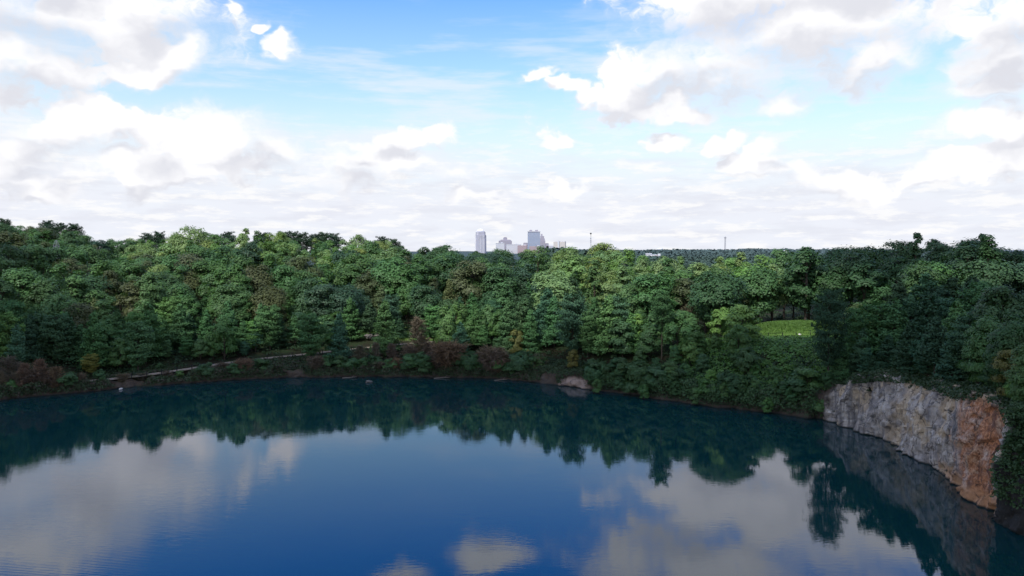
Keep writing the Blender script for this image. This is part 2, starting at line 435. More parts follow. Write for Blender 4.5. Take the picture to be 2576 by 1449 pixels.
def bank(name, P, step, vstep, amp, blocky):
    P = resample(chaikin(P), step); n = len(P)
    T = np.gradient(P[:, :2], axis=0); T /= np.linalg.norm(T, axis=1)[:, None]
    N = np.stack([-T[:, 1], T[:, 0]], 1)
    # outline runs clockwise seen from above on the far side: make N point to land
    s, *_ = shore_sd(P[n // 2:n // 2 + 1, 0] + N[n // 2, 0] * 2, P[n // 2:n // 2 + 1, 1] + N[n // 2, 1] * 2)
    if s[0] < 0: N = -N
    hmax = P[:, 2].max()
    rows = int((hmax + 1.2) / vstep); lips = 12
    verts = []
    for i in range(n):
        e = P[i, 2]; zt = e + 1.6 * mn.fractal(Vector((P[i, 0] * .25, P[i, 1] * .25, 3)), 1, 2, 4)
        for j in range(rows + 1):
            f = j / rows; z = -1.2 + f * (zt + 1.2)
            x, y = P[i, 0], P[i, 1]
            q = Vector((x, y, z))
            big = mn.fractal(q * .13, 1, 2, 3) * 1.3 + (1 - abs(mn.noise(Vector((x * .16, y * .16, z * .025))) * 2)) * 1.5 + abs(mn.noise(Vector((x * .5, y * .5, z * .09)))) * 1.1 - 1.2
            # blocky joints: cellular steps in tilted rock space
            r = Vector((x * .55 + z * .12, y * .55 + z * .1, z * .42 - y * .1))
            c1 = mn.cell(r + mn.noise_vector(q * .4) * .5); c2 = mn.cell(r * 2.3 + mn.noise_vector(q * .9) * .5)
            fr = mn.fractal(q * .8, .9, 2.1, 4)
            if blocky > .8:
                c1 = 0
                for fs, am in ((.36, 1.0), (.95, .75)):
                    qq = Vector((q.x + .18 * q.z, q.y + .22 * q.z, q.z * .62 - q.y * .15)) * fs + mn.noise_vector(q * .45) * .22
                    pt = mn.voronoi(qq)[1][0]; rv = mn.cell_vector(pt * 7.31) - Vector((.5, .5, .5))
                    c1 += am / fs * .36 * ((qq - pt).dot(rv) * 2.2 + rv.x * .9)
                c2 = 0
            d = amp * (big + blocky * (c1 * 1.1 + c2 * .45) + fr * (.28 if blocky > .8 else .8))
            d += (f ** 1.5) * 2.2 * (.5 + .5 * min(1, e / 10))        # batter of the face
            d = max(d, -.8) if f < .08 else d
            verts.append((x + N[i, 0] * d, y + N[i, 1] * d, z))
        bx, by, bz = verts[-1]
        for j in range(1, lips + 1):
            f = j / lips; dd = f * 8.0
            verts.append((bx + N[i, 0] * dd, by + N[i, 1] * dd, bz + .5 * mn.noise(Vector((bx + dd, by, 1)) * .5) - .9 * max(0, f - .6) * 2))
    # let the lip meet the terrain
    V = np.array(verts); m = rows + 1 + lips
    Vr = V.reshape(n, m, 3); gl = ground(Vr[:, rows + 1:, 0], Vr[:, rows + 1:, 1])
    f = (np.arange(1, lips + 1) / lips)[None, :]
    k = sm((f - .35) / .5); Vr[:, rows + 1:, 2] = Vr[:, rows + 1:, 2] * (1 - k) + np.maximum(gl, Vr[:, rows + 1:, 2] - 1.5) * k
    idx = np.arange(n * m).reshape(n, m)
    fq = np.stack([idx[:-1, :-1], idx[1:, :-1], idx[1:, 1:], idx[:-1, 1:]], -1).reshape(-1, 4)
    return prop(link(name, mesh_np(name, Vr.reshape(-1, 3), fq, 4), M['rock']), kind='structure')

iA = 20
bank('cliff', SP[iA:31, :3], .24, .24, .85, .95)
bank('shore_bank', SP[:iA + 1, :3], .9, .5, .8, .5)
bank('near_shore_bank', np.vstack([SP[30:, :3], SP[:1, :3]]), 2.5, 1.5, .8, .5)

# ------------------------------------------------------------------ leaf cards
def quads(C, N, size, aspect=.75, rng=RNG, flat=0.0):
    n = len(C); N = N / (np.linalg.norm(N, axis=1)[:, None] + 1e-9)
    r = rng.normal(size=(n, 3)); U = np.cross(N, r); U /= np.linalg.norm(U, axis=1)[:, None] + 1e-9
    W = np.cross(N, U)
    sz = (size * (0.65 + .7 * rng.random(n)))[:, None] * .5
    j = lambda: .75 + .5 * rng.random((n, 1))
    V = np.stack([C - U * sz * j(), C - W * sz * aspect * j(), C + U * sz * j(), C + W * sz * aspect * j()], 1)
    return V.reshape(-1, 3), np.arange(n * 4).reshape(n, 4)

def unit(rng, n):
    v = rng.normal(size=(n, 3)); return v / np.linalg.norm(v, axis=1)[:, None]

def broadleaf(seed, height=20.0, cr=5.0, base=.28, lobes=34, per=125, shape='round', leaf=.62):
    rng = np.random.default_rng(seed)
    cz0 = height * base; ch = height - cz0; cen = []; rad = []
    for i in range(lobes):
        f = (i + rng.random()) / lobes                              # height fraction in the crown
        if shape == 'round': prof = math.sqrt(max(0, 1 - (2 * f - .85) ** 2 / 1.45))
        elif shape == 'spire': prof = (1 - f) ** .62 * 1.05 + .06
        elif shape == 'vase': prof = .45 + .6 * math.sin(f * math.pi * .85)
        else: prof = math.sqrt(max(0.02, 1 - (2 * f - 1) ** 2)) * .95
        a = rng.random() * 2 * math.pi; k = prof * (0.25 + .75 * math.sqrt(rng.random()))
        r = cr * (.24 + .15 * rng.random()) * (.75 + .35 * prof)
        z = cz0 + r * .6 + f * (ch - r * 1.1)
        cen.append((math.cos(a) * k * cr * .82, math.sin(a) * k * cr * .82, z)); rad.append(r)
    P = []; Nn = []
    for c, r in zip(cen, rad):
        n = int(per * 1.4 * (r / (cr * .3)) ** 2)
        d = unit(rng, n); d[:, 2] = np.where(d[:, 2] < -.25, -d[:, 2], d[:, 2])
        bumpy = 1 + .28 * np.sin(d[:, 0] * 5 + c[0]) * np.sin(d[:, 1] * 5 + c[1]) + .18 * rng.normal(size=n)
        pp = np.array(c) + d * r * bumpy[:, None] * np.array([1, 1, .78]); P.append(pp); oc = (pp - np.array([0, 0, cz0 + ch * .35])) / np.array([cr, cr, ch * .6]); Nn.append(d + .9 * oc + .28 * rng.normal(size=(n, 3)) + np.array([0, 0, .25]))
    V, Fc = quads(np.vstack(P), np.vstack(Nn), leaf, rng=rng)
    crown = mesh_np('crown', V, Fc, 4); crown.materials.append(M['leaf'])
    tb = MB(); h = height; lean = rng.normal(size=2) * .35
    pts = [(lean[0] * f * f, lean[1] * f * f, h * f * .8 - (1.5 if f == 0 else 0)) for f in (0, .15, .4, .7, 1)]
    tb.tube(pts, [h * .019, h * .015, h * .012, h * .008, h * .003], 7)
    for i in rng.choice(len(cen), min(9, len(cen)), replace=False):
        c = cen[i]; z0 = max(h * base * .75, c[2] - (2 + math.hypot(c[0], c[1]) * .9)); z0 = min(z0, h * .75)
        tb.tube([(0, 0, z0), (c[0] * .5, c[1] * .5, (z0 + c[2]) * .5 + .2), c], [h * .007, h * .0045, h * .002], 5)
    tm = bpy.data.meshes.new('trunk'); tm.from_pydata(tb.v, [], tb.f); tm.materials.append(M['bark'])
    return crown, tm, height, cr

def pine(seed, height=16.0, cr=3.6, base=.3, dens=1.0, shape='cone', dead=False):
    rng = np.random.default_rng(seed)
    P = []; Nn = []; tb = MB(); tw = []
    lean = rng.normal(size=2) * .3
    tb.tube([(lean[0] * f * f, lean[1] * f * f, height * f - (1.5 if f == 0 else 0)) for f in (0, .25, .5, .75, 1)],
            [height * .014, height * .012, height * .009, height * .005, .02], 6)
    nb = int(height * (1 - base) * 5.2 * dens)
    for i in range(nb):
        f = (i + rng.random()) / nb
        z = height * (base + (1 - base) * f) ; a = i * 2.4 + rng.normal() * .5
        if shape == 'cone': L = cr * ((1 - f) ** .75 * .95 + .1)
        elif shape == 'umbrella': L = cr * (.35 + .75 * math.sin(min(1, f * 1.1) * math.pi * .85))
        else: L = cr * (.55 + .5 * math.sin(f * math.pi))
        L *= .65 + .55 * rng.random()
        dx, dy = math.cos(a), math.sin(a)
        rise = .18 + .25 * f + rng.normal() * .08
        tb.tube([(lean[0] * f * f, lean[1] * f * f, z), (dx * L * .6, dy * L * .6, z + L * rise * .4), (dx * L, dy * L, z + L * rise)], [.06, .035, .012], 4)
        n = int(66 * dens * (L / 2.5)) + 14
        u = .22 + .8 * rng.random(n) ** .8
        side = rng.normal(size=n) * .30 * L * (.35 + .65 * (1 - np.abs(u - .65)))
        c = np.stack([dx * L * u - dy * side, dy * L * u + dx * side, z + L * rise * u + rng.normal(size=n) * .26 + .1], 1)
        P.append(c); Nn.append(np.stack([dx * .7 + rng.normal(size=n) * .6, dy * .7 + rng.normal(size=n) * .6, np.full(n, .8)], 1))
    P = np.vstack(P); Nn = np.vstack(Nn)
    V, Fc = quads(P, Nn, .54, .5, rng=rng)
    crown = mesh_np('crown', V, Fc, 4); crown.materials.append(M['needle'])
    tm = bpy.data.meshes.new('trunk'); tm.from_pydata(tb.v, [], tb.f); tm.materials.append(M['bark'])
    return crown, tm, height, cr

def bare(seed, height=12.0, cr=3.0, n=2600, shape='cone'):
    """a leafless tree: trunk, boughs and a haze of fine twigs"""
    rng = np.random.default_rng(seed); tb = MB()
    tb.tube([(0, 0, -1.5), (.1, 0, height * .3), (.2, .1, height * .7), (.1, .1, height)], [height * .012, .11, .07, .015], 5)
    nb = 60; V = []; F_ = []
    A = []; B = []
    for i in range(nb):
        f = (i + rng.random()) / nb; z = height * (.08 + .88 * f); a = i * 2.4 + rng.normal() * .4
        L = cr * ((1 - f) ** .7 + .12 if shape == 'cone' else (.5 + .6 * math.sin(f * math.pi))) * (.7 + .5 * rng.random())
        d = np.array([math.cos(a), math.sin(a), .15 + .5 * f + rng.normal() * .1])
        tb.tube([(.1, .05, z), tuple(np.array([.1, .05, z]) + d * L)], [.045, .012], 4)
        m = n // nb
        u = rng.random(m) ** .7
        s = np.array([0, 0, z]) + d * L * u[:, None]
        e = s + (d * .5 + rng.normal(size=(m, 3)) * .6) * (.55 + .5 * rng.random(m))[:, None]
        A.append(s); B.append(e)
    A = np.vstack(A); B = np.vstack(B)
    w = np.cross(B - A, rng.normal(size=A.shape)); w /= np.linalg.norm(w, axis=1)[:, None]; w *= .065
    T = np.stack([A - w, A + w, B], 1).reshape(-1, 3)
    crown = mesh_np('twigs', T, np.arange(len(T)).reshape(-1, 3), 3); crown.materials.append(M['twig'])
    tm = bpy.data.meshes.new('trunk'); tm.from_pydata(tb.v, [], tb.f); tm.materials.append(M['bark'])
    return crown, tm, height, cr

LIB = {
    'oak': [broadleaf(10 + i, 20, (6.2, 7.2, 5.6, 6.6, 5.2, 7.6)[i], .22, (38, 52, 24, 44, 30, 34)[i], 105, 'round' if i != 4 else 'egg') for i in range(6)],
    'poplar': [broadleaf(30 + i, 23, (5.0, 4.2, 5.6, 4.6, 3.8, 5.2, 6.0)[i], .2, (40, 30, 44, 26, 34, 22, 48)[i], 95, ['egg', 'spire', 'vase'][i % 3]) for i in range(7)],
    'maple': [broadleaf(50 + i, 12, 4.2, .12, 26, 150, 'round', .5) for i in range(3)],
    'nearmaple': [broadleaf(55 + i, 12, 3.9, .06, 34, 330, 'round', .32) for i in range(2)],
    'shrub': [broadleaf(60 + i, 5, 2.8, .02, 16, 120, 'round', .42) for i in range(3)],
    'pine': [pine(70 + i, 16, 3.7, (.06, .14, .05, .24)[i], 1.15, ['cone', 'round', 'cone'][i % 3]) for i in range(4)],
    'cornerpine': [pine(85, 22, 5.2, .22, 1.15, 'umbrella')],
    'tallpine': [pine(80 + i, 22, 4.2, .48, 1.1, 'umbrella') for i in range(3)],
    'dead': [bare(90 + i, 12, 3.0, 4600, ['cone', 'round'][i % 2]) for i in range(3)],
    'brush': [bare(95 + i, 4.5, 2.6, 3600, 'round') for i in range(3)],
}
from mathutils.bvhtree import BVHTree
BV = []
for nm in ('cliff', 'shore_bank', 'ground'):
    me = bpy.data.objects[nm].data
    BV.append(BVHTree.FromPolygons([v.co for v in me.vertices], [tuple(p.vertices) for p in me.polygons]))
def surf(x, y):
    z = -5.0
    for b in BV:
        h = b.ray_cast(Vector((x, y, 90)), Vector((0, 0, -1)))
        if h[0] is not None: z = max(z, h[0].z)
    return max(z, 0.0)
def surf_a(x, y): return np.array([surf(float(a), float(b)) for a, b in zip(x, y)])
# ------------------------------------------------------------------ tree records: kind, x, y, z, scale xy, scale z, colour, tint word
TREES = []
def gz1(x, y): return float(ground(np.array([x]), np.array([y]))[0])
PAL = {   # colour word -> base colour
    'dark green': (.036, .082, .036), 'deep blue-green': (.028, .064, .040), 'mid green': (.052, .115, .042), 'pale green': (.125, .205, .088),
    'bright green': (.095, .185, .055), 'yellow-green': (.140, .200, .068), 'olive': (.100, .105, .036), 'olive brown': (.058, .078, .038),
    'grey-brown': (.080, .070, .058), 'reddish brown': (.092, .070, .056), 'near-black green': (.020, .044, .027),
}
def add_tree(lib, x, y, h, tint, z=None, w=1.0, fixed=None, sink=.3, var=None):
    vs = LIB[lib]; k = random.randrange(len(vs)) if var is None else var
    hz = vs[k][2]
    if z is None: z = gz1(x, y) - sink
    c = np.array(PAL[tint]) * np.array([1.04, 1.0, .84]) * {'maple': 1.45, 'shrub': 1.4, 'nearmaple': 1.35, 'pine': 1.95, 'tallpine': 1.3, 'cornerpine': 1.7, 'dead': 1.7, 'brush': 1.6}.get(lib, 1.3); j = 1 + random.uniform(-.10, .10); c = c * j * np.array([1 + random.uniform(-.1, .1), 1, 1 + random.uniform(-.12, .12)])
    TREES.append(dict(lib=lib, k=k, x=x, y=y, z=z, s=h / hz * w, sz=h / hz, tint=tint, col=tuple(c), fixed=fixed, h=h, r=vs[k][3] * h / hz * w))

def tree_px(lib, X, Ytop, dist, tint, Ybase=None, fixed=None, w=1.0, var=None, h=None):
    """a tree whose top stands at the world point seen along (X, Ytop) at a depth"""
    need = 1.5 if lib in ('dead', 'brush', 'shrub', 'maple') else (6.5 if X > 2095 else 3.0)
    for _ in range(60):
        p = pt_d(X, Ytop, dist); s_ = shore_sd(p[0], p[1])
        if s_[0][0] >= need: break
        dist += 1.5
    z = surf(p[0], p[1]) - .3
    hh = p[2] - z if h is None else h
    add_tree(lib, p[0], p[1], max(2.0, hh), tint, z=z, fixed=fixed, w=w, var=var)

SP_PX = np.array([(a, pt_z(a, b)[1]) for a, b, _, _ in SH])
# distinctive trees
tree_px('oak', 400, 668, 300, 'yellow-green', fixed='yellow-green round tree on two slender bare trunks, left of centre', w=.72, var=1)
tree_px('maple', 308, 880, 236, 'yellow-green', fixed='small bright lime tree near the left shore beside the olive pine', w=.55)
tree_px('pine', 228, 893, 226, 'olive', fixed='olive-yellow feathery pine by the left shore next to brown bare trees', w=1.6)
tree_px('poplar', 1147, 768, 262, 'bright green', fixed='bright green cone-shaped young tree among dark pines behind the centre shore', w=1.25, var=1)
tree_px('poplar', 812, 700, 300, 'bright green', fixed='bright pointed green tree on the slope above the gravel road', w=1.5, var=1)
tree_px('dead', 1050, 800, 252, 'grey-brown', fixed='tall reddish-grey dead conifer at the right end of the gravel road', w=1.25, var=0)
tree_px('pine', 968, 784, 262, 'mid green', fixed='slender pale-tipped pine standing over the grey boulders', w=.9)
tree_px('poplar', 2030, 622, 262, 'dark green', fixed='very tall dark green tree behind the mound, breaking the skyline', w=1.15, var=0)
tree_px('cornerpine', 2088, 742, 182, 'near-black green', fixed='big dark pine right of the grassy mound at the cliff corner', w=.75, var=0)
tree_px('tallpine', 1666, 742, 219, 'dark green', fixed='slim dark pine with a long bare trunk left of the grassy mound', w=.85, var=1)
tree_px('maple', 2150, 765, 205, 'yellow-green', fixed='light yellow-green tree right of the big dark corner pine', w=.9)
for X, Y, d in [(100, 628, 318), (142, 624, 312), (185, 622, 316), (40, 640, 318), (225, 618, 330), (150, 680, 290), (90, 690, 285)]: tree_px('oak', X, Y, d, random.choice(['dark green', 'mid green']))
tree_px('oak', 480, 572, 380, 'pale green', fixed='tallest pale green tree on the left skyline', w=.9)
tree_px('oak', 610, 590, 375, 'pale green', fixed='pale rounded skyline tree left of the black ridge pines', w=.8)
tree_px('oak', 600, 690, 305, 'olive brown', fixed='dull olive-brown round tree right of the twin-trunked tree', w=1.0)
tree_px('oak', 520, 700, 312, 'dark green', fixed='dark rounded tree between the twin-trunked tree and the olive-brown one', w=1.0)
for X, Y, d, t, f in [(1300, 830, 246, 'olive', 'olive-gold loose tree in front of dark pines above the pink rock'), (1450, 800, 240, 'olive', 'broad olive tree above the right pink rock outcrop'),
                      (1440, 880, 228, 'olive', 'low olive-gold leafy tree hanging over the pink rock outcrop'), (1330, 880, 240, 'olive', 'small olive tree leaning above the left pink rock')]:
    tree_px('maple', X, Y, d, t, fixed=f, w=.85)
# ridge pines on the left skyline, dark, with sky between their trunks
for X, Y, d in [(12, 556, 470), (45, 575, 465), (85, 572, 470), (120, 560, 470), (150, 566, 468), (185, 568, 470), (220, 604, 470), (262, 600, 470), (300, 604, 468), (345, 598, 470), (370, 592, 470), (400, 588, 470), (430, 596, 470), (575, 588, 470), (598, 590, 470),
                (640, 588, 470), (665, 590, 472), (690, 593, 470), (712, 588, 468), (735, 587, 470), (762, 590, 470), (790, 594, 470), (815, 590, 470), (840, 592, 468), (870, 602, 470), (905, 600, 470), (935, 604, 470), (960, 600, 470), (990, 606, 470)]:
    tree_px('tallpine', X, Y, d, 'near-black green', w=1.0)
# band of pines along the shore between the centre and the mound, and on top of the cliff
for X, Y, d in [(700, 800, 262), (745, 790, 264), (790, 800, 266), (885, 755, 270), (925, 765, 272), (1010, 800, 275), (640, 815, 255), (580, 830, 252), (520, 840, 250), (470, 850, 246), (420, 862, 244), (360, 872, 240),
                (1100, 790, 262), (1190, 745, 268), (1235, 760, 262), (1270, 700, 275), (1320, 720, 268), (1365, 745, 262), (1210, 820, 252), (1165, 850, 250), (1255, 850, 248), (1400, 760, 258), (1440, 700, 280), (1520, 790, 246), (1560, 770, 250), (1600, 760, 262), (1490, 745, 262),
                (1120, 880, 247), (1350, 800, 252), (1215, 880, 246), (870, 800, 266), (550, 868, 248), (610, 860, 250)]:
    tree_px('pine', X + random.uniform(-6, 6), Y + random.uniform(-6, 6), d, random.choice(['deep blue-green', 'dark green', 'dark green', 'near-black green']), w=random.uniform(1.05, 1.4))
for X, Y, d in [(2115, 850, 178), (2140, 900, 172), (2215, 770, 180), (2250, 760, 176), (2290, 745, 178), (2330, 752, 170), (2370, 750, 172), (2410, 765, 162), (2350, 800, 150), (2290, 820, 155), (2230, 850, 160), (2180, 880, 165), (2395, 840, 142),
                (2330, 850, 148), (2260, 880, 153), (2440, 800, 145), (2200, 900, 160), (2300, 900, 146), (2350, 905, 141), (2390, 905, 136), (2470, 760, 150), (2255, 700, 205), (2330, 700, 200), (2400, 705, 195), (2450, 700, 185)]:
    tree_px('pine', X + random.uniform(-6, 6), Y + random.uniform(-6, 6), d, random.choice(['near-black green', 'near-black green', 'deep blue-green', 'deep blue-green', 'dark green']), w=random.uniform(1.1, 1.5))
FR = np.array([(-60, 790), (0, 785), (300, 792), (600, 790), (700, 812), (1000, 812), (1100, 770), (1200, 752), (1560, 745), (1620, 830), (1950, 836), (2040, 842)], float)
for X in range(-40, 1600, 27):
    X_ = X + random.uniform(-9, 9); a_ = float(np.interp(X_, SP_PX[:, 0], SP_PX[:, 1]))
    dd = a_ + random.uniform(14, 30); Y_ = float(np.interp(X_, FR[:, 0], FR[:, 1])) + random.choice([0, 6, 14, 30, 48])
    q_ = pt_d(X_, Y_, dd)
    if float(seg_near(PATH, q_[:1], q_[1:2])[0][0]) < 4.2: dd += 9
    if 690 < X_ < 1040 and dd < 285 and random.random() < .85: continue
    lib_ = 'pine' if random.random() < .7 else 'maple'
    tree_px(lib_, X_, Y_, dd, random.choice(['dark green', 'deep blue-green', 'dark green', 'mid green'] if lib_ == 'pine' else ['dark green', 'mid green', 'mid green']), w=random.uniform(1.0, 1.25) if lib_ == 'pine' else .8)
# broadleaf trees over the right-hand cliff
for X, Y, d, t in [(2500, 800, 132, 'mid green'), (2560, 790, 124, 'dark green'), (2465, 850, 134, 'mid green'), (2545, 880, 119, 'olive'), (2505, 900, 127, 'dark green'), (2600, 870, 112, 'mid green'), (2570, 960, 113, 'mid green'),
                   (2600, 1000, 107, 'bright green'), (2640, 950, 102, 'mid green'), (2555, 1000, 116, 'bright green'), (2580, 1060, 108, 'mid green'), (2530, 960, 122, 'mid green'), (2600, 740, 135, 'dark green'), (2530, 720, 140, 'dark green')]:
    p = pt_d(X, Y, d)
    s_, e_, p_, _ = shore_sd(p[0], p[1])
    z = max(surf(p[0], p[1]), float(e_[0]) - 1.5) - .5
    if s_[0] < 2.5: continue
    add_tree('nearmaple', p[0], p[1], max(4.5, p[2] - z), t, z=z, w=1.0)
# low leafy trees along the right far shore, down to the water
for X, Y, d, t in [(1560, 900, 219, 'mid green'), (1600, 930, 212, 'mid green'), (1610, 870, 221, 'dark green'), (1650, 900, 214, 'dark green'), (1660, 940, 207, 'mid green'), (1700, 870, 214, 'mid green'), (1690, 840, 224, 'bright green'), (1735, 850, 212, 'bright green'), (1720, 915, 205, 'mid green'),
                   (1770, 890, 206, 'dark green'), (1800, 850, 214, 'mid green'), (1790, 930, 200, 'bright green'), (1840, 830, 216, 'mid green'), (1850, 880, 204, 'dark green'), (1845, 935, 196, 'mid green'), (1900, 920, 197, 'mid green'), (1890, 960, 191, 'dark green'),
                   (1950, 940, 194, 'mid green'), (1960, 970, 188, 'mid green'), (2010, 930, 192, 'dark green'), (2020, 975, 184, 'mid green'), (2060, 960, 183, 'dark green'), (2080, 990, 180, 'dark green'), (1560, 945, 212, 'dark green'), (1520, 930, 216, 'dark green'),
                   (1480, 905, 222, 'dark green'), (1620, 975, 204, 'mid green'), (1750, 975, 196, 'mid green'), (1700, 960, 201, 'dark green'), (1820, 985, 192, 'mid green'), (1500, 960, 212, 'mid green'), (1930, 1000, 186, 'mid green')]:
    p = pt_d(X, Y, d); s_, e_, p_, _ = shore_sd(p[0], p[1])
    z = surf(p[0], p[1]) - .5
    add_tree('maple', p[0], p[1], max(4.5, p[2] - z), t, z=z, w=1.0)
# bare brown trees along the left and centre shores
for X, Y, d in [(20, 900, 209), (60, 915, 208), (100, 905, 210), (140, 925, 209), (175, 930, 212), (-20, 905, 205), (40, 940, 204), (90, 945, 205), (0, 935, 203), (120, 955, 207), (-60, 900, 204),
                (905, 870, 244), (945, 862, 247), (985, 865, 248), (1030, 870, 247), (1075, 862, 247), (1120, 860, 245), (1160, 868, 244), (1010, 900, 243), (1180, 885, 242), (870, 895, 243), (1215, 900, 242),
                (1740, 770, 245), (1790, 765, 247), (1720, 790, 243), (1815, 790, 242)]:
    tree_px('dead', X, Y, d, random.choice(['grey-brown', 'grey-brown', 'reddish brown']), w=random.uniform(1.1, 1.6))
for X, Y, d in [(260, 945, 218), (310, 955, 221), (360, 945, 226), (420, 940, 229), (470, 935, 232), (520, 925, 235), (560, 925, 237), (620, 915, 239), (670, 915, 240), (800, 915, 243), (850, 912, 243), (900, 915, 243), (960, 912, 242),
                (1060, 912, 243), (1110, 905, 243), (1140, 915, 242), (1250, 912, 241), (1300, 920, 240), (1700, 965, 201), (1690, 985, 199), (200, 960, 214), (150, 965, 209), (60, 975, 202)]:
    tree_px('brush', X, Y, d, random.choice(['grey-brown', 'reddish brown', 'grey-brown']), w=random.uniform(1.2, 1.7))
for X, Y, d in [(690, 905, 245), (740, 918, 244), (780, 905, 246), (830, 900, 248), (520, 905, 243), (1090, 940, 241), (1280, 925, 240), (1320, 935, 238), (400, 915, 236), (340, 920, 232), (1190, 925, 242), (1380, 925, 238), (1470, 945, 226)]:
    tree_px('shrub', X, Y, d, random.choice(['dark green', 'dark green', 'mid green']), w=1.2)

for i in range(150):
    k = random.uniform(0.3, 20.5); a = SP[int(k)]; b = SP[int(k) + 1]; q = a + (b - a) * (k - int(k)); X_, Y_ = proj(q[0], q[1], 0)
    if X_ < -30 or 700 < X_ < 775 or 1350 < X_ < 1475: continue
    dd = math.hypot(q[0], q[1]); off = random.uniform(1.2, 4.0); x_, y_ = q[0] * (1 + off / dd), q[1] * (1 + off / dd)
    if shore_sd(x_, y_)[0][0] < .6 or float(seg_near(PATH, np.array([x_]), np.array([y_]))[0][0]) < 3.4: continue
    brown = random.random() < (.38 if X_ < 640 else .3 if 780 < X_ < 1350 else .04)
    road = X_ < 1030
    add_tree('brush' if brown else random.choice(['shrub', 'shrub', 'maple']), x_, y_, random.uniform(2.6, 4.2) if road else random.uniform(3.5, 6.5), random.choice(['grey-brown', 'reddish brown']) if brown else random.choice(['dark green', 'mid green', 'dark green']), z=surf(x_, y_) - .4, w=random.uniform(1.0, 1.4))

# the rest of the wood: a jittered grid over the land in view
FIX = [(t['x'], t['y'], t['r']) for t in TREES]
def wood():
    out = []; y = 165.0
    while y < 452:
        sp = 8.8 + (y - 165) / 287 * 4.6
        x = -y * .78 - 8
        while x < y * .76 + 8:
            out.append((x + random.uniform(-.42, .42) * sp, y + random.uniform(-.42, .42) * sp)); x += sp
        y += sp * .95
    return np.array(out)
WP = wood()
ws, we, wpp, _ = shore_sd(WP[:, 0], WP[:, 1])
wz = ground(WP[:, 0], WP[:, 1]); dpath, _ = seg_near(PATH, WP[:, 0], WP[:, 1])
for (x, y), s, z, dp in zip(WP, ws, wz, dpath):
    if s < 8 or dp < 5.5: continue
    px = CX + F * x / y
    dr = float(np.interp(px, RT[:, 0], RT[:, 1]))
    if y > dr + 22: continue
    tx, ty = x - MOUND[0], y - MOUND[1]
    if math.hypot((tx - 6) / 31, (ty + 3) / 15) < 1: continue
    if 1875 < px < 2175 and y < 262 and y > 200: continue
    if 1890 < px < 2230 and s < 45 and y < 236 and px < 2080: continue     # vine slope below the mound
    if abs(x + 42) < 17 and 262 < y < 279: continue      # clearing with boulders
    if any((x - a) ** 2 + (y - b) ** 2 < (r * .75) ** 2 for a, b, r in FIX): continue
    u = random.random(); back = s / 160
    n = float(vnoise(np.array([x]), np.array([y]), 45, 12)[0])
    sunny = (1330 < px < 1960 and y > 268) or (330 < px < 1000 and y > 355)  # sunlit stretches: sunlight put into the paler leaf tints picked here
    if px > 2080:
        if s < 55: lib, tint = ('pine', random.choice(['near-black green', 'deep blue-green', 'dark green'])) if u < .8 else ('maple', 'dark green')
        else: lib, tint = ('oak', random.choice(['dark green', 'dark green', 'mid green', 'deep blue-green'])) if u < .7 else ('poplar', 'dark green')
    elif sunny:
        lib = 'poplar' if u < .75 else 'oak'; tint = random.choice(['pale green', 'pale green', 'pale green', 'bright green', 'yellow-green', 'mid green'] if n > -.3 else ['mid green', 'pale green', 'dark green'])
    elif s < 36 and px < 1500:
        lib, tint = ('pine', random.choice(['dark green', 'deep blue-green', 'deep blue-green', 'dark green'])) if u < .74 else ('maple', random.choice(['dark green', 'mid green', 'mid green']))
    elif s < 36: lib, tint = ('maple', random.choice(['dark green', 'mid green', 'mid green', 'bright green']))
    else:
        lib = 'oak' if u < .6 else ('poplar' if u < .88 else 'pine')
        tint = random.choice(['dark green', 'deep blue-green', 'dark green', 'dark green'] if n < -.02 else ['mid green', 'mid green', 'mid green', 'dark green', 'olive brown'])
    h = {'oak': 20, 'poplar': 22, 'pine': 14.5, 'maple': 10}[lib] * random.choice([.72, .85, .95, 1.0, 1.05, 1.1, 1.2]) * random.uniform(.95, 1.06)
    if 30 < s < 60 and lib in ('oak', 'poplar'): h *= .85
    if px > 2080 and s < 30: h *= .8
    if 1130 < px < 1470 and y > dr - 75: h = min(h, 18.5)
    if px < 420 and y > dr - 90: h = min(h, 19.5)
    if 1130 < px < 1560 and s < 45 and lib != 'pine': h = min(h, 11)
    TREES_n = len(TREES)
    add_tree(lib, float(x), float(y), h, tint, z=float(z) - .3, w=random.uniform(.95, 1.3))

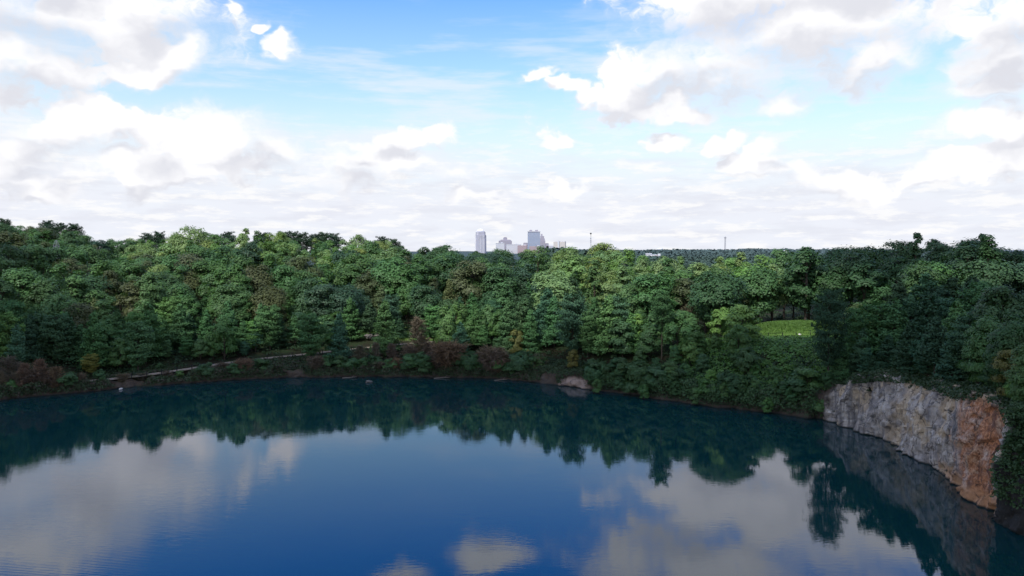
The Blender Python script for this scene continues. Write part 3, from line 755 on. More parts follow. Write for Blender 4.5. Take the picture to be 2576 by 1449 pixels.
# leave out trees that stand wholly behind others or outside the frame
SC = 4.0; Wg, Hg = int(2576 / SC), int(1449 / SC)
cov = np.zeros((Hg, Wg), np.float32)
yy, xx = np.mgrid[0:Hg, 0:Wg]; yy = (yy + .5) * SC; xx = (xx + .5) * SC
order = sorted(range(len(TREES)), key=lambda i: TREES[i]['y'])
for i in order:
    t = TREES[i]; d = t['y']; X, Yt = proj(t['x'], d, t['z'] + t['h']); _, Yb = proj(t['x'], d, t['z'])
    low = {'tallpine': .45, 'oak': .2, 'poplar': .18, 'pine': .2}.get(t['lib'], .05)
    Yb2 = Yt + (Yb - Yt) * (1 - low); cy = (Yt + Yb2) / 2; ry = max(4, (Yb2 - Yt) / 2); rx = max(4, F * t['r'] / d)
    x0, x1 = int(max(0, (X - rx) / SC)), int(min(Wg, (X + rx) / SC + 1)); y0, y1 = int(max(0, (cy - ry) / SC)), int(min(Hg, (cy + ry) / SC + 1))
    t['X'] = X; t['Yt'] = Yt; t['vis'] = 0
    if x1 <= x0 or y1 <= y0: continue
    q = ((xx[y0:y1, x0:x1] - X) / rx) ** 2 + ((yy[y0:y1, x0:x1] - cy) / ry) ** 2 < 1
    sub = cov[y0:y1, x0:x1]; tot = q.sum()
    if tot == 0: continue
    t['vis'] = float(((1 - sub) * q).sum()) * SC * SC
    t['frac'] = t['vis'] / (math.pi * rx * ry)
    w = .93
    sub[q] = np.maximum(sub[q], np.where(((xx[y0:y1, x0:x1] - X) / rx) ** 2 + ((yy[y0:y1, x0:x1] - cy) / ry) ** 2 < .72, w, .45)[q])
keep = [t for t in TREES if t['fixed'] or (t['vis'] > 260 and t.get('frac', 0) > .10)]
print('trees', len(TREES), 'kept', len(keep))

# ------------------------------------------------------------------ names and labels for the trees
KIND = {'oak': ('oak_tree', 'round-crowned tree'), 'poplar': ('poplar_tree', 'tall-crowned tree'), 'maple': ('small_tree', 'low bushy tree'), 'nearmaple': ('small_tree', 'leafy cliff-top tree'), 'shrub': ('shrub', 'leafy shrub'), 'pine': ('pine_tree', 'pine'),
        'tallpine': ('tall_pine_tree', 'tall pine'), 'cornerpine': ('tall_pine_tree', 'tall pine'), 'dead': ('bare_tree', 'bare tree'), 'brush': ('bare_shrub', 'leafless shrub')}
CATN = {'shrub': 'shrub', 'brush': 'shrub'}
COLS = [(-9999, 120, 'at the far left edge'), (120, 300, 'below the steel pylon'), (300, 480, 'near the twin-trunked tree'), (480, 680, 'left of the ridge pines'), (680, 860, 'below the ridge pines'),
        (860, 1060, 'above the boulders'), (1060, 1180, 'left of the domed tower'), (1180, 1290, 'below the domed tower'), (1290, 1420, 'below the city blocks'), (1420, 1560, 'below the thin radio mast'),
        (1560, 1720, 'left of the slim pine'), (1720, 1870, 'left of the mound'), (1870, 2060, 'around the mound'), (2060, 2200, 'right of the mound'), (2200, 2400, 'above the grey cliff'), (2400, 9999, 'above the rusty rock')]
BANDS = [(-999, 640, 'on the skyline'), (640, 700, 'high up'), (700, 770, 'mid-slope'), (770, 860, 'low down'), (860, 3000, 'by the water')]
ORD = ['first', 'second', 'third', 'fourth', 'fifth', 'sixth', 'seventh', 'eighth', 'ninth', 'tenth', 'eleventh', 'twelfth', 'thirteenth', 'fourteenth', 'fifteenth', 'sixteenth']
buckets = {}
for t in keep:
    if t['fixed']: continue
    c = next(c[2] for c in COLS if c[0] <= t['X'] < c[1]); b = next(b[2] for b in BANDS if b[0] <= t['Yt'] < b[1])
    buckets.setdefault((t['tint'], t['lib'], c, b), []).append(t)
for (tint, lib, c, b), ts in buckets.items():
    ts.sort(key=lambda t: t['X'])
    for i, t in enumerate(ts):
        base = f"{tint} {KIND[lib][1]} {b} {c}"
        t['label'] = base if len(ts) == 1 else base + (f", {ORD[i]} from left" if i < len(ORD) else '')
GROUPS = {'oak': 'round-crowned woodland trees', 'poplar': 'tall-crowned woodland trees', 'maple': 'low bushy trees near the water', 'nearmaple': 'leafy trees over the cliff', 'shrub': 'leafy shrubs on the bank', 'pine': 'pines on the slopes',
          'tallpine': 'tall pines on the ridge', 'cornerpine': 'tall pines on the ridge', 'dead': 'bare trees along the shore', 'brush': 'leafless shrubs on the bank'}
for t in keep:
    lib = t['lib']; crown, trunk, _, _ = LIB[lib][t['k']]
    root = empty(KIND[lib][0], (t['x'], t['y'], t['z']), random.uniform(0, 6.28))
    root.scale = (t['s'], t['s'], t['sz'])
    prop(root, t['fixed'] or t['label'], CATN.get(lib, 'tree'), GROUPS[lib])
    cr = bpy.data.objects.new('twigs' if lib in ('dead', 'brush') else 'crown', crown); COL.objects.link(cr); cr.parent = root; cr.color = (*t['col'], 1)
    tr = bpy.data.objects.new('trunk', trunk); COL.objects.link(tr); tr.parent = root
    tr.color = (1, 1, 1, 1) if lib != 'dead' else (1.1, 1, .95, 1)
    if t['fixed'] and 'two slender' in t['fixed']:
        t2 = bpy.data.objects.new('trunk', trunk); COL.objects.link(t2); t2.parent = root; t2.location = (1.8, .6, 0); t2.color = (2.2, 2, 1.8, 1); tr.color = (2.2, 2, 1.8, 1)

# ------------------------------------------------------------------ ground cover (uncountable)
def cover(name, pts, size, spread, per, col, lift=.2, mat='leaf'):
    """leafy mass hugging the ground at many points"""
    rng = np.random.default_rng(len(pts) + 3)
    C = np.repeat(pts, per, axis=0); n = len(C)
    d = unit(rng, n); d[:, 2] = np.abs(d[:, 2])
    rad = np.repeat(spread * (.5 + rng.random(len(pts))), per)[:, None]
    P = C + d * rad * np.array([1, 1, .7]) * (.8 + .3 * rng.random((n, 1))) + np.array([0, 0, lift])
    V, Fc = quads(P, d + .5 * rng.normal(size=(n, 3)) + np.array([0, 0, .4]), size, rng=rng)
    o = link(name, mesh_np(name, V, Fc, 4), M[mat]); o.color = (*col, 1)
    return prop(o, kind='stuff')

rng = np.random.default_rng(5)
# undergrowth on the whole wooded slope in view
N0 = 9000
ux = rng.uniform(-330, 260, N0 * 3); uy = rng.uniform(95, 420, N0 * 3)
m = np.abs(ux / uy + .02) < .74; ux, uy = ux[m], uy[m]
s, e, p, par = shore_sd(ux, uy); dp, _ = seg_near(PATH, ux, uy)
q = np.hypot((ux - MOUND[0] - 6) / 31, (uy - MOUND[1] + 7) / 18)
clear = (np.abs(ux + 42) < 15) & (uy > 262) & (uy < 276)
m = (s > 7) & (dp > 3.2) & (q > 1) & ~clear & ((s < 70) | (rng.random(len(ux)) < .35)); ux, uy = ux[m], uy[m]
prop(cover('undergrowth', np.stack([ux, uy, surf_a(ux, uy)], 1), .55, 1.5, 26, (.030, .062, .026)), 'dark green undergrowth covering the forest floor', 'undergrowth', kind='stuff')

# plants along the foot and lip of the banks
def shore_points(i0, i1, n, smin, smax, seed):
    rng = np.random.default_rng(seed); P = resample(SP[i0:i1, :3], .5)
    k = rng.integers(0, len(P) - 1, n); T = P[k + 1, :2] - P[k, :2]; T /= np.linalg.norm(T, axis=1)[:, None] + 1e-9
    Nn = np.stack([-T[:, 1], T[:, 0]], 1); sgn, *_ = shore_sd(P[k, 0] + Nn[:, 0] * 1.5, P[k, 1] + Nn[:, 1] * 1.5); Nn *= np.sign(sgn)[:, None]
    sd = rng.uniform(smin, smax, n); x = P[k, 0] + Nn[:, 0] * sd; y = P[k, 1] + Nn[:, 1] * sd
    return x, y, P[k, 2], sd
def bank_points(n, seed, x0, x1, zlo=.35, keep=1.0):
    rng = np.random.default_rng(seed); me = bpy.data.objects['shore_bank'].data
    co = np.empty(len(me.vertices) * 3, np.float32); me.vertices.foreach_get('co', co); co = co.reshape(-1, 3).astype(float)
    X_, Y_ = proj(co[:, 0], co[:, 1], 0 * co[:, 0])
    m = (co[:, 2] > zlo) & (X_ > x0) & (X_ < x1)
    for px_, zz, r in ((738, 948, 5.0), (1372, 962, 3.6), (1440, 970, 5.0)):
        q = pt_z(px_, zz, .8); m &= (np.hypot(co[:, 0] - q[0], co[:, 1] - q[1]) > r) | (co[:, 2] > 3.0)
    dp, _ = seg_near(PATH, co[:, 0], co[:, 1]); m &= dp > 2.8
    co = co[m]; return co[rng.choice(len(co), min(n, len(co)), replace=False)] + np.array([0, 0, .05])
prop(cover('bank_plants', bank_points(8500, 21, -400, 2100), .42, .9, 22, (.046, .076, .034)), 'dull green scrub along the foot of the bank', 'scrub', kind='stuff')
prop(cover('dead_brushwood', bank_points(1000, 22, -400, 1330), .5, .9, 18, (.066, .058, .045), mat='twig'), 'brown leafless brushwood along the left bank', 'brushwood', kind='stuff')
prop(cover('bank_creepers', bank_points(2000, 25, 1480, 2110, 1.5), .5, 1.2, 26, (.050, .105, .038)), 'green creepers hanging over the right part of the far bank', 'creepers', kind='stuff')
# vines on the slope below the mound
rng = np.random.default_rng(9); n = 2600
vx = rng.uniform(45, 100, n); vy = rng.uniform(184, 236, n); s, e, p, par = shore_sd(vx, vy)
px = CX + F * vx / vy; m = (s > 3) & (px > 1720) & (px < 2110) & (vy < 223.5); vx, vy, e, s = vx[m], vy[m], e[m], s[m]
z = surf_a(vx, vy)
prop(cover('climbing_vines', np.stack([vx, vy, z], 1), .55, 1.25, 30, (.095, .20, .05), .15), 'bright green vines smothering the slope below the mound', 'vines', kind='stuff')
# leafy curtain hanging over the dark rock at the right edge
x, y, e, sd = shore_points(27, 30, 900, .2, 5, 23); rng = np.random.default_rng(4)
z = e - rng.random(len(x)) ** 1.3 * 9.5 * (sd < 2.6) + .4
prop(cover('hanging_foliage', np.stack([x, y, z], 1), .35, .8, 40, (.040, .080, .030), 0), 'dark foliage hanging over the black rock at the right edge', 'foliage', kind='stuff')
fme = bpy.data.objects['cliff'].data; fc = np.empty(len(fme.vertices) * 3, np.float32); fme.vertices.foreach_get('co', fc); fc = fc.reshape(-1, 3).astype(float)
fc = fc[(fc[:, 1] < 112.6) & (fc[:, 1] > 84) & (fc[:, 2] > 4.5 + 7 * vnoise(fc[:, 0], fc[:, 1], 4, 3))]; fc = fc[np.random.default_rng(6).choice(len(fc), min(900, len(fc)), replace=False)]
prop(cover('cliff_ivy', fc, .36, .8, 30, (.045, .090, .032), 0), 'leafy green growth clinging to the black rock at the right edge', 'ivy', kind='stuff')
# fringe of plants along the top of the cliff
x, y, e, sd = shore_points(20, 28, 700, 2.4, 6.5, 24)
cme = bpy.data.objects['cliff'].data; cc = np.empty(len(cme.vertices) * 3, np.float32); cme.vertices.foreach_get('co', cc); cc = cc.reshape(-1, 3).astype(float)
_, ce, _, _ = shore_sd(cc[:, 0], cc[:, 1]); cm = (cc[:, 2] > ce - .9 + 1.6 * vnoise(cc[:, 0], cc[:, 1], 7, 31)) & ~((cc[:, 1] > 117) & (cc[:, 1] < 123)) & (cc[:, 1] > 100)
cc = cc[cm]; cc = cc[np.random.default_rng(8).choice(len(cc), min(1100, len(cc)), replace=False)]
prop(cover('rim_scrub', cc, .40, .75, 22, (.040, .072, .030), 0), 'dark scrub spilling over the rim of the cliff', 'scrub', kind='stuff')
m = ~((y > 118) & (y < 126) & (sd < 4.2))
prop(cover('cliff_top_scrub', np.stack([x, y, surf_a(x, y) - .2], 1)[m], .42, .9, 26, (.036, .066, .028), 0), 'dark scrub fringing the top of the cliff', 'scrub', kind='stuff')
# grass tufts on the mound and clearing
def grass(name, cx, cy, rx, ry, n, col):
    rng = np.random.default_rng(n); a = rng.random(n) * 6.283; r = np.sqrt(rng.random(n))
    x = cx + np.cos(a) * r * rx; y = cy + np.sin(a) * r * ry
    dp, _ = seg_near(PATH, x, y); x, y = x[dp > 2.4], y[dp > 2.4]; n = len(x)
    z = ground(x, y); t = np.stack([rng.normal(size=n) * .22, rng.normal(size=n) * .22, .25 + .35 * rng.random(n)], 1)
    B = np.stack([x, y, z - .05], 1); w = unit(rng, n) * np.array([1, 1, 0]) * .16
    T = np.stack([B - w, B + w, B + t], 1).reshape(-1, 3)
    o = link(name, mesh_np(name, T, np.arange(len(T)).reshape(-1, 3), 3), M['leaf']); o.color = (*col, 1)
    return o
prop(grass('grass', MOUND[0] + 7, MOUND[1] - 4, 29, 14, 60000, (.105, .195, .045)), 'bright green grass covering the mound', 'grass', kind='stuff')
prop(grass('meadow_grass', -47, 284, 30, 9, 26000, (.065, .13, .028)), 'bright grass strip beside the gravel road', 'grass', kind='stuff')

# ------------------------------------------------------------------ gravel road, terrace gravel
def gravel_mat():
    m, t, out = material('gravel'); pos = t.new('ShaderNodeNewGeometry').outputs['Position']
    n = t.noise(pos, 1.1, 6, .7); n2 = t.noise(pos, .3, 3, .5)
    c = t.mix(n, (.15, .12, .09), (.36, .30, .235)); c = t.mix(t.sstep(n2, .55, .7), c, (.10, .10, .05))
    pbsdf(t, out, c, .95, .15, bump(t, n, .6, .08)); return m
M['gravel'] = gravel_mat()
P = resample(chaikin(PATH, 2), 1.5); T = np.gradient(P[:, :2], axis=0); T /= np.linalg.norm(T, axis=1)[:, None]; Nn = np.stack([-T[:, 1], T[:, 0]], 1)
V = []
for i in range(len(P)):
    w = 1.9 + .35 * mn.noise(Vector((i * .3, 0, 0)))
    for k in (-1, -.33, .33, 1):
        x_, y_ = P[i, 0] + Nn[i, 0] * w * k, P[i, 1] + Nn[i, 1] * w * k
        V.append((x_, y_, P[i, 2] + .12 - .1 * abs(k) ** 4))
V = np.array(V); idx = np.arange(len(P) * 4).reshape(len(P), 4)
prop(link('gravel_road', mesh_np('gravel_road', V, np.stack([idx[:-1, :-1], idx[1:, :-1], idx[1:, 1:], idx[:-1, 1:]], -1).reshape(-1, 4), 4), M['gravel']), kind='structure')
c0 = pt_z(2030, 852, 13.3); vs = [(c0[0], c0[1], gz1(*c0) + .1)]
for k in range(26):
    a = k / 26 * 6.283; r = 1 + .25 * mn.noise(Vector((math.cos(a) * 2, math.sin(a) * 2, 5)))
    x_, y_ = c0[0] + 4.6 * r * math.cos(a), c0[1] + 1.9 * r * math.sin(a); vs.append((x_, y_, gz1(x_, y_) + .07))
me = bpy.data.meshes.new('gravel_patch'); me.from_pydata(vs, [], [(0, 1 + k, 1 + (k + 1) % 26) for k in range(26)])
prop(link('gravel_patch', me, M['gravel']), kind='structure')

# ------------------------------------------------------------------ boulders and stones
M['stone'] = plain('stone', (.13, .12, .11), .9, .45, .9)
M['palestone'] = plain('pale_stone', (.55, .53, .5), .9, .3, .9)
def boulder(X, Y, z, r, label, mat='stone', seed=0, group='boulders in the clearing', name='boulder'):
    p = pt_z(X, Y, z); 
    import bmesh
    bm = bmesh.new(); bmesh.ops.create_icosphere(bm, subdivisions=3, radius=1)
    for v in bm.verts:
        d = v.co.normalized(); q = mn.cell(d * 1.6 + Vector((seed, 0, 0))); v.co = d * (.8 + .25 * mn.noise(d * 1.5 + Vector((seed * 3.1, 0, 0))) + .22 * q)
        v.co.x *= r * 1.3; v.co.y *= r; v.co.z *= r * .62
    me = bpy.data.meshes.new(name); bm.to_mesh(me); bm.free()
    o = link(name, me, M[mat]); o.location = (p[0], p[1], z + r * .2); o.rotation_euler = (0, 0, seed)
    return prop(o, label, 'rock', group)
BL = [(928, 848, 1.5, 'left of the pale-tipped pine'), (940, 858, 1.3, 'lower left of the pale-tipped pine'), (952, 845, 1.4, 'just behind the pale-tipped pine'), (960, 856, 1.6, 'at the foot of the pale-tipped pine'), (945, 866, 1.0, 'nearest the road left'), (975, 862, 1.1, 'nearest the road right'),
      (968, 846, 1.0, 'right behind the pine'), (934, 866, 1.1, 'at the left end by the road'), (985, 850, .9, 'at the right end'), (955, 836, 1.2, 'highest up')]
for i, (X, Y, r, w) in enumerate(BL): 
    q_ = pt_z(X, Y, 8.0); boulder(X, Y, gz1(*q_), r, f'grey boulder in the clearing, {w}', seed=i + 1)
boulder(2012, 842, 14.0, .45, 'single pale stone on the terrace beside the grassy mound', 'palestone', 31, group=None, name='stone')
o_ = boulder(304, 979, .15, .55, 'small white stone at the waterline on the left shore', 'palestone', 33, group=None, name='stone')
o_ = boulder(928, 962, .02, .9, 'low brown rock just breaking the water near the centre shore', 'stone', 35, group=None, name='rock')
# driftwood logs by the waterline
M['drift'] = plain('driftwood', (.24, .205, .175), .9, .3, 2)
for i, (X, Y, L, lab) in enumerate([(1112, 951, 5, 'pale driftwood log at the waterline right of the dead conifer'), (1260, 956, 4, 'pale driftwood log at the waterline below the domed tower'), (880, 950, 4.5, 'pale driftwood log at the waterline below the boulders')]):
    p = pt_z(X, Y, .1); mb = MB(); mb.tube([(-L / 2, 0, 0), (0, .3, .1), (L / 2, -.1, .35)], [.10, .08, .03], 6); mb.tube([(L * .15, .2, .1), (L * .32, .5, .9)], [.06, .02], 5)
    o = mb.build('driftwood_log', M['drift']); o.location = (p[0], p[1] - .5, .1); prop(o, lab, 'log', 'driftwood along the waterline')

# ------------------------------------------------------------------ fences
M['iron'] = plain('black_iron', (.012, .012, .013), .6, .2, 2)
def fence(P3, gap, h, label, name, wood=False):
    root = empty(name, tuple(P3[0])); P3 = [np.array(p) for p in P3]
    pts = resample(np.array(P3), gap)
    for p in pts:
        z = p[2]
        mb = MB(); r = .12; mb.box((p[0] - P3[0][0], p[1] - P3[0][1], z - P3[0][2] - .3), (r * 1.6, r * 1.6, h + .3)); mb.box((p[0] - P3[0][0], p[1] - P3[0][1], z - P3[0][2] + h), (r * 2, r * 2, .08), .5)
        mb.build('post', M['iron'], root)
    for f in (.98, .5, .15):
        mb = MB(); mb.tube([tuple(p - P3[0] + np.array([0, 0.0, h * f - .03])) for p in pts], [.03] * len(pts), 4); mb.build('rail', M['iron'], root)
    return prop(root, label, 'fence')
fz = []
for X, Y in [(1832, 853), (1862, 853), (1895, 853), (1930, 852), (1965, 852), (2000, 852), (2035, 851), (2062, 850)]:
    p = pt_z(X, Y, 13.2); fz.append((p[0], p[1] - 1, max(12.9, gz1(p[0], p[1] - 1))))
fence(fz, 4.0, 1.9, 'long black post-and-rail fence in front of the grassy mound', 'fence')
fp = []
Pf = resample(chaikin(PATH, 1), 6)
for p in Pf:
    if -115 < p[0] < -42: fp.append((p[0] + .2, p[1] - 2.3, p[2] - .05))
fence(fp, 3.2, 1.3, 'low dark fence along the water side of the gravel road', 'fence')

# ------------------------------------------------------------------ city skyline
def bmat(name, wall, glass, sx, sz, fw=.55, fh=.5, vertical=False):
    m, t, out = material(name); pos = t.new('ShaderNodeTexCoord').outputs['Object']
    sp = t.new('ShaderNodeSeparateXYZ'); t.put(sp.inputs[0], pos)
    u = t.math('ADD', sp.outputs[0], sp.outputs[1])
    a = t.math('LESS_THAN', t.math('FRACT', t.math('DIVIDE', u, sx)), fw); b = t.math('LESS_THAN', t.math('FRACT', t.math('DIVIDE', sp.outputs[2], sz)), fh)
    w = t.math('MULTIPLY', a, b)
    n = t.noise(pos, .05, 3, .6)
    c = t.mix(w, t.mix(n, tuple(x * .85 for x in wall), wall), glass)
    pbsdf(t, out, c, .6, .4); return m
M['tower_skin'] = bmat('tower_granite', (.52, .52, .60), (.30, .31, .40), 3.2, 5.0, .5, .6)  # distance haze put into these city wall colours, washed towards pale lavender
M['tower_dome'] = plain('dome_steel', (.80, .80, .84), .4, .06, .1)
M['slab_blue'] = bmat('slab_glass', (.50, .53, .62), (.20, .27, .40), 400, 6.0, 1.0, .5)
M['slab_trim'] = plain('slab_concrete', (.50, .50, .56), .8, .1, .1)
M['stone_grey'] = bmat('grey_masonry', (.40, .38, .45), (.27, .26, .33), 5, 5, .4, .5)
M['stone_cream'] = bmat('cream_masonry', (.62, .58, .55), (.44, .42, .44), 6, 6, .45, .4)
M['white_block'] = bmat('white_block', (.72, .72, .76), (.42, .44, .52), 400, 6, 1.0, .4)
M['brick'] = bmat('red_brick', (.40, .31, .33), (.32, .28, .33), 8, 7, .4, .4)
M['mast'] = plain('mast_steel', (.26, .27, .32), .6, .1, .1)
M['tank'] = plain('tank_paint', (.62, .64, .70), .5, .08, .1)

def at(X, dist): 
    p = pt_d(X, HOR, dist); return p[0], p[1]
def hgt(Y, dist): return H + (HOR - Y) / F * dist
def wid(px, dist): return px / F * dist

def building(name, X, dist, rz, label, group='downtown buildings on the horizon'):
    x, y = at(X, dist); z = gz1(x, y)
    r = empty(name, (x, y, z), rz); prop(r, label, 'building', group); r['zb'] = z; del r['zb']
    return r, z
D = 4000.0
def octo(r, c=.28):
    k = r * (1 - c); return [(r, -k), (r, k), (k, r), (-k, r), (-r, k), (-r, -k), (-k, -r), (k, -r)]
# domed tower
r, z0 = building('domed_tower', 1209, D, R(12), 'tall pale tapering office tower crowned by a white ribbed dome')
w = wid(13, D); T0 = hgt(576, D) - z0
lv = [(0, 1.0), (.60, 1.0), (.60, .94), (.76, .94), (.76, .85), (.87, .85), (.87, .72), (.90, .72)]
mb = MB()
for (fa, ra), (fb, rb) in zip(lv[::2], lv[1::2]): mb.prism(octo(w * ra), fa * T0 + (.3 if fa else 0), fb * T0 + .2)
mb.build('wall', M['tower_skin'], r)
for k in range(16):                                   # slender pilasters on the four faces
    a = (k // 4) * math.pi / 2; off = (-.45, -.15, .15, .45)[k % 4] * w
    mb = MB(); cx_, cy_ = math.cos(a) * w * 1.01 - math.sin(a) * off, math.sin(a) * w * 1.01 + math.cos(a) * off
    mb.box((cx_, cy_, 0), (1.6, 1.6, T0 * .74)); mb.build('pilaster', M['tower_dome'], r)
mb = MB(); mb.lathe([(w * .68, .9 * T0), (w * .66, .93 * T0), (w * .58, .96 * T0), (w * .42, .985 * T0), (w * .2, T0), (.5, 1.003 * T0)], n=20); mb.build('dome', M['tower_dome'], r, True)
for k in range(8):
    a = k * math.pi / 4; mb = MB(); mb.box((math.cos(a) * w * .74, math.sin(a) * w * .74, .86 * T0), (2.5, 2.5, T0 * .09), .3); mb.build('fin', M['tower_dome'], r)
# stepped grey hotel block
r, z0 = building('stepped_block', 1271, D, R(8), 'stepped mauve-grey block with a small rooftop tower, right of the domed tower')
hh = lambda Y: hgt(Y, D) - z0
mb = MB(); mb.box((0, 0, 0), (wid(31, D), 40, hh(606))); mb.box((1, 0, hh(606)), (wid(22, D), 30, hh(603) - hh(606))); mb.build('wall', M['stone_grey'], r)
mb = MB(); mb.box((0, 0, hh(603)), (wid(9, D), 18, hh(598) - hh(603))); mb.box((0, 0, hh(598)), (wid(6, D), 10, 3)); mb.build('rooftop_tower', M['stone_grey'], r)
for s_ in (-1, 1): mb = MB(); mb.box((s_ * wid(13, D), -8, hh(606)), (6, 8, 5)); mb.build('roof_hut', M['slab_trim'], r)
# low white blocks
for X, wpx, Y, lab in [(1258, 20, 613, 'low white banded block at the foot of the stepped mauve block'), (1292, 36, 616, 'long low white banded building right of the stepped mauve block')]:
    r, z0 = building('office_block', X, D - 120, R(4), lab); mb = MB(); mb.box((0, 0, 0), (wid(wpx, D), 30, hgt(Y, D) - z0)); mb.build('wall', M['white_block'], r)
    mb = MB(); mb.box((0, 0, hgt(Y, D) - z0), (wid(wpx, D) + 1.5, 31.5, 2.2)); mb.build('roof', M['tank'], r)
    mb = MB(); mb.box((wid(wpx * .2, D), 0, hgt(Y, D) - z0 + 2.2), (9, 9, 4)); mb.build('roof_hut', M['slab_trim'], r)
# brick buildings
for X, wpx, Y, lab in [(1314, 22, 618, 'low red-brick building left of the blue-banded slab'), (1346, 26, 620, 'low red-brick building in front of the blue-banded slab')]:
    r, z0 = building('brick_building', X, D - 160, R(-5), lab); mb = MB(); mb.box((0, 0, 0), (wid(wpx, D), 34, hgt(Y, D) - z0)); mb.build('wall', M['brick'], r)
    mb = MB(); mb.box((wid(wpx * .3, D), 0, hgt(Y, D) - z0), (12, 12, 5)); mb.build('roof_hut', M['slab_trim'], r)
# blue slab tower
r, z0 = building('slab_tower', 1343, D, R(10), 'broad office slab with horizontal blue window bands and rooftop plant')
mb = MB(); mb.box((0, 0, 0), (wid(28.5, D), 34, hh(585.5))); mb.build('wall', M['slab_blue'], r)
mb = MB(); mb.box((0, 0, hh(585.5)), (wid(27.5, D), 33, 3)); mb.box((0, 0, hh(585.5) + 3), (wid(30, D), 36, 4)); mb.build('roof', M['slab_trim'], r)
for s_ in (-.28, .24): mb = MB(); mb.box((wid(28, D) * s_, 0, hh(585.5) + 7), (13, 13, 7)); mb.build('roof_hut', M['stone_grey'], r)
for s_ in (-.3, .35): mb = MB(); mb.tube([(wid(28, D) * s_, 0, hh(585) + 6), (wid(28, D) * s_, 0, hh(576))], [.5, .2], 5); mb.build('antenna', M['mast'], r)
# stepped spire tower
r, z0 = building('setback_tower', 1364, D + 150, R(0), 'slim grey tower with stepped setbacks beside the blue-banded slab'); D2 = D + 150; h2 = lambda Y: hgt(Y, D2) - z0
mb = MB()
for a, b, Y0, Y1 in [(15, 30, 640, 605), (12.5, 26, 605, 600), (9, 20, 600, 594)]: mb.box((0, 0, max(0, h2(Y0))), (wid(a, D2), b, h2(Y1) - max(0, h2(Y0))))
mb.build('wall', M['stone_grey'], r)
mb = MB(); mb.box((-wid(1.5, D2), 0, h2(594)), (wid(5, D2), 12, h2(588.5) - h2(594)), .75); mb.build('rooftop_tower', M['stone_grey'], r)
for X, wpx, Y, lab, mt in [(1322, 11, 611, 'small grey block tucked left of the blue-banded slab', 'stone_grey'), (1376, 8, 612, 'narrow grey block at the right foot of the setback tower', 'stone_grey'), (1385, 22, 619, 'low pale building between the setback tower and the cream block', 'slab_trim')]:
    r, z0 = building('office_block', X, D + 40, R(0), lab); mb = MB(); mb.box((0, 0, 0), (wid(wpx, D), 26, hgt(Y, D) - z0)); mb.build('wall', M[mt], r)
    mb = MB(); mb.box((0, 0, hgt(Y, D) - z0), (wid(wpx * .8, D), 20, 2)); mb.build('roof', M['slab_trim'], r)
# cream block
r, z0 = building('cream_block', 1408, D - 60, R(-10), 'cream block with a flat roof and central lift tower, right of the slab'); 
mb = MB(); mb.box((0, 0, 0), (wid(29, D), 40, hh(608.5))); mb.build('wall', M['stone_cream'], r)
mb = MB(); mb.box((wid(6, D), 0, hh(608.5)), (wid(16, D), 30, 2.5)); mb.build('roof', M['slab_trim'], r)
mb = MB(); mb.box((-wid(2, D), -21, 0), (wid(3.5, D), 6, hh(605.5))); mb.build('lift_tower', M['tank'], r)
mb = MB(); mb.box((-wid(9, D), 4, hh(608.5)), (9, 9, 3)); mb.build('roof_hut', M['slab_trim'], r)

# ------------------------------------------------------------------ masts, water towers, pylon
def lattice(name, X, Ytop, Ybase, dist, w, label, n=16, head=None, cat='mast'):
    x, y = at(X, dist); zt = hgt(Ytop, dist); zb = gz1(x, y); Hh = zt - zb
    r = empty(name, (x, y, zb)); prop(r, label, cat)
    t0 = w; t1 = w * .8
    for k in range(3):
        a = k * 2.094; mb = MB(); mb.tube([(math.cos(a) * t0, math.sin(a) * t0, 0), (math.cos(a) * t1, math.sin(a) * t1, Hh)], [w * .22, w * .18], 5); mb.build('leg', M['mast'], r)
    mb = MB()
    for i in range(n):
        z1, z2 = Hh * i / n, Hh * (i + 1) / n
        for k in range(3):
            a, b = k * 2.094, (k + 1) * 2.094
            mb.tube([(math.cos(a) * t0, math.sin(a) * t0, z1), (math.cos(b) * t0 * .95, math.sin(b) * t0 * .95, z2)], [w * .09, w * .09], 4)
    mb.build('bracing', M['mast'], r)
    return r, Hh
r, h1 = lattice('radio_mast', 1486, 588, 618, 2600, 1.3, 'thin dark radio mast with a round head right of the city')
mb = MB(); mb.lathe([(.2, -2.4), (2.6, -1.2), (3.2, .6), (2.2, 2.4), (.3, 3.2)], (0, 0, h1), 10); mb.build('beacon', M['iron'], r)
for f in (.62, .7, .78): mb = MB(); mb.lathe([(.4, -1), (2.2, -.8), (2.2, .8), (.4, 1)], (0, 0, h1 * f), 8); mb.build('antenna_panel', M['mast'], r)
r, h1 = lattice('radio_mast', 1824, 599, 628, 2900, 2.6, 'pale lattice mast with a flat antenna head above the distant forest')
mb = MB(); mb.box((0, 0, h1), (9, 5, 2.2)); mb.box((0, 0, h1 + 2.2), (3, 3, 3)); mb.build('antenna_panel', M['mast'], r)
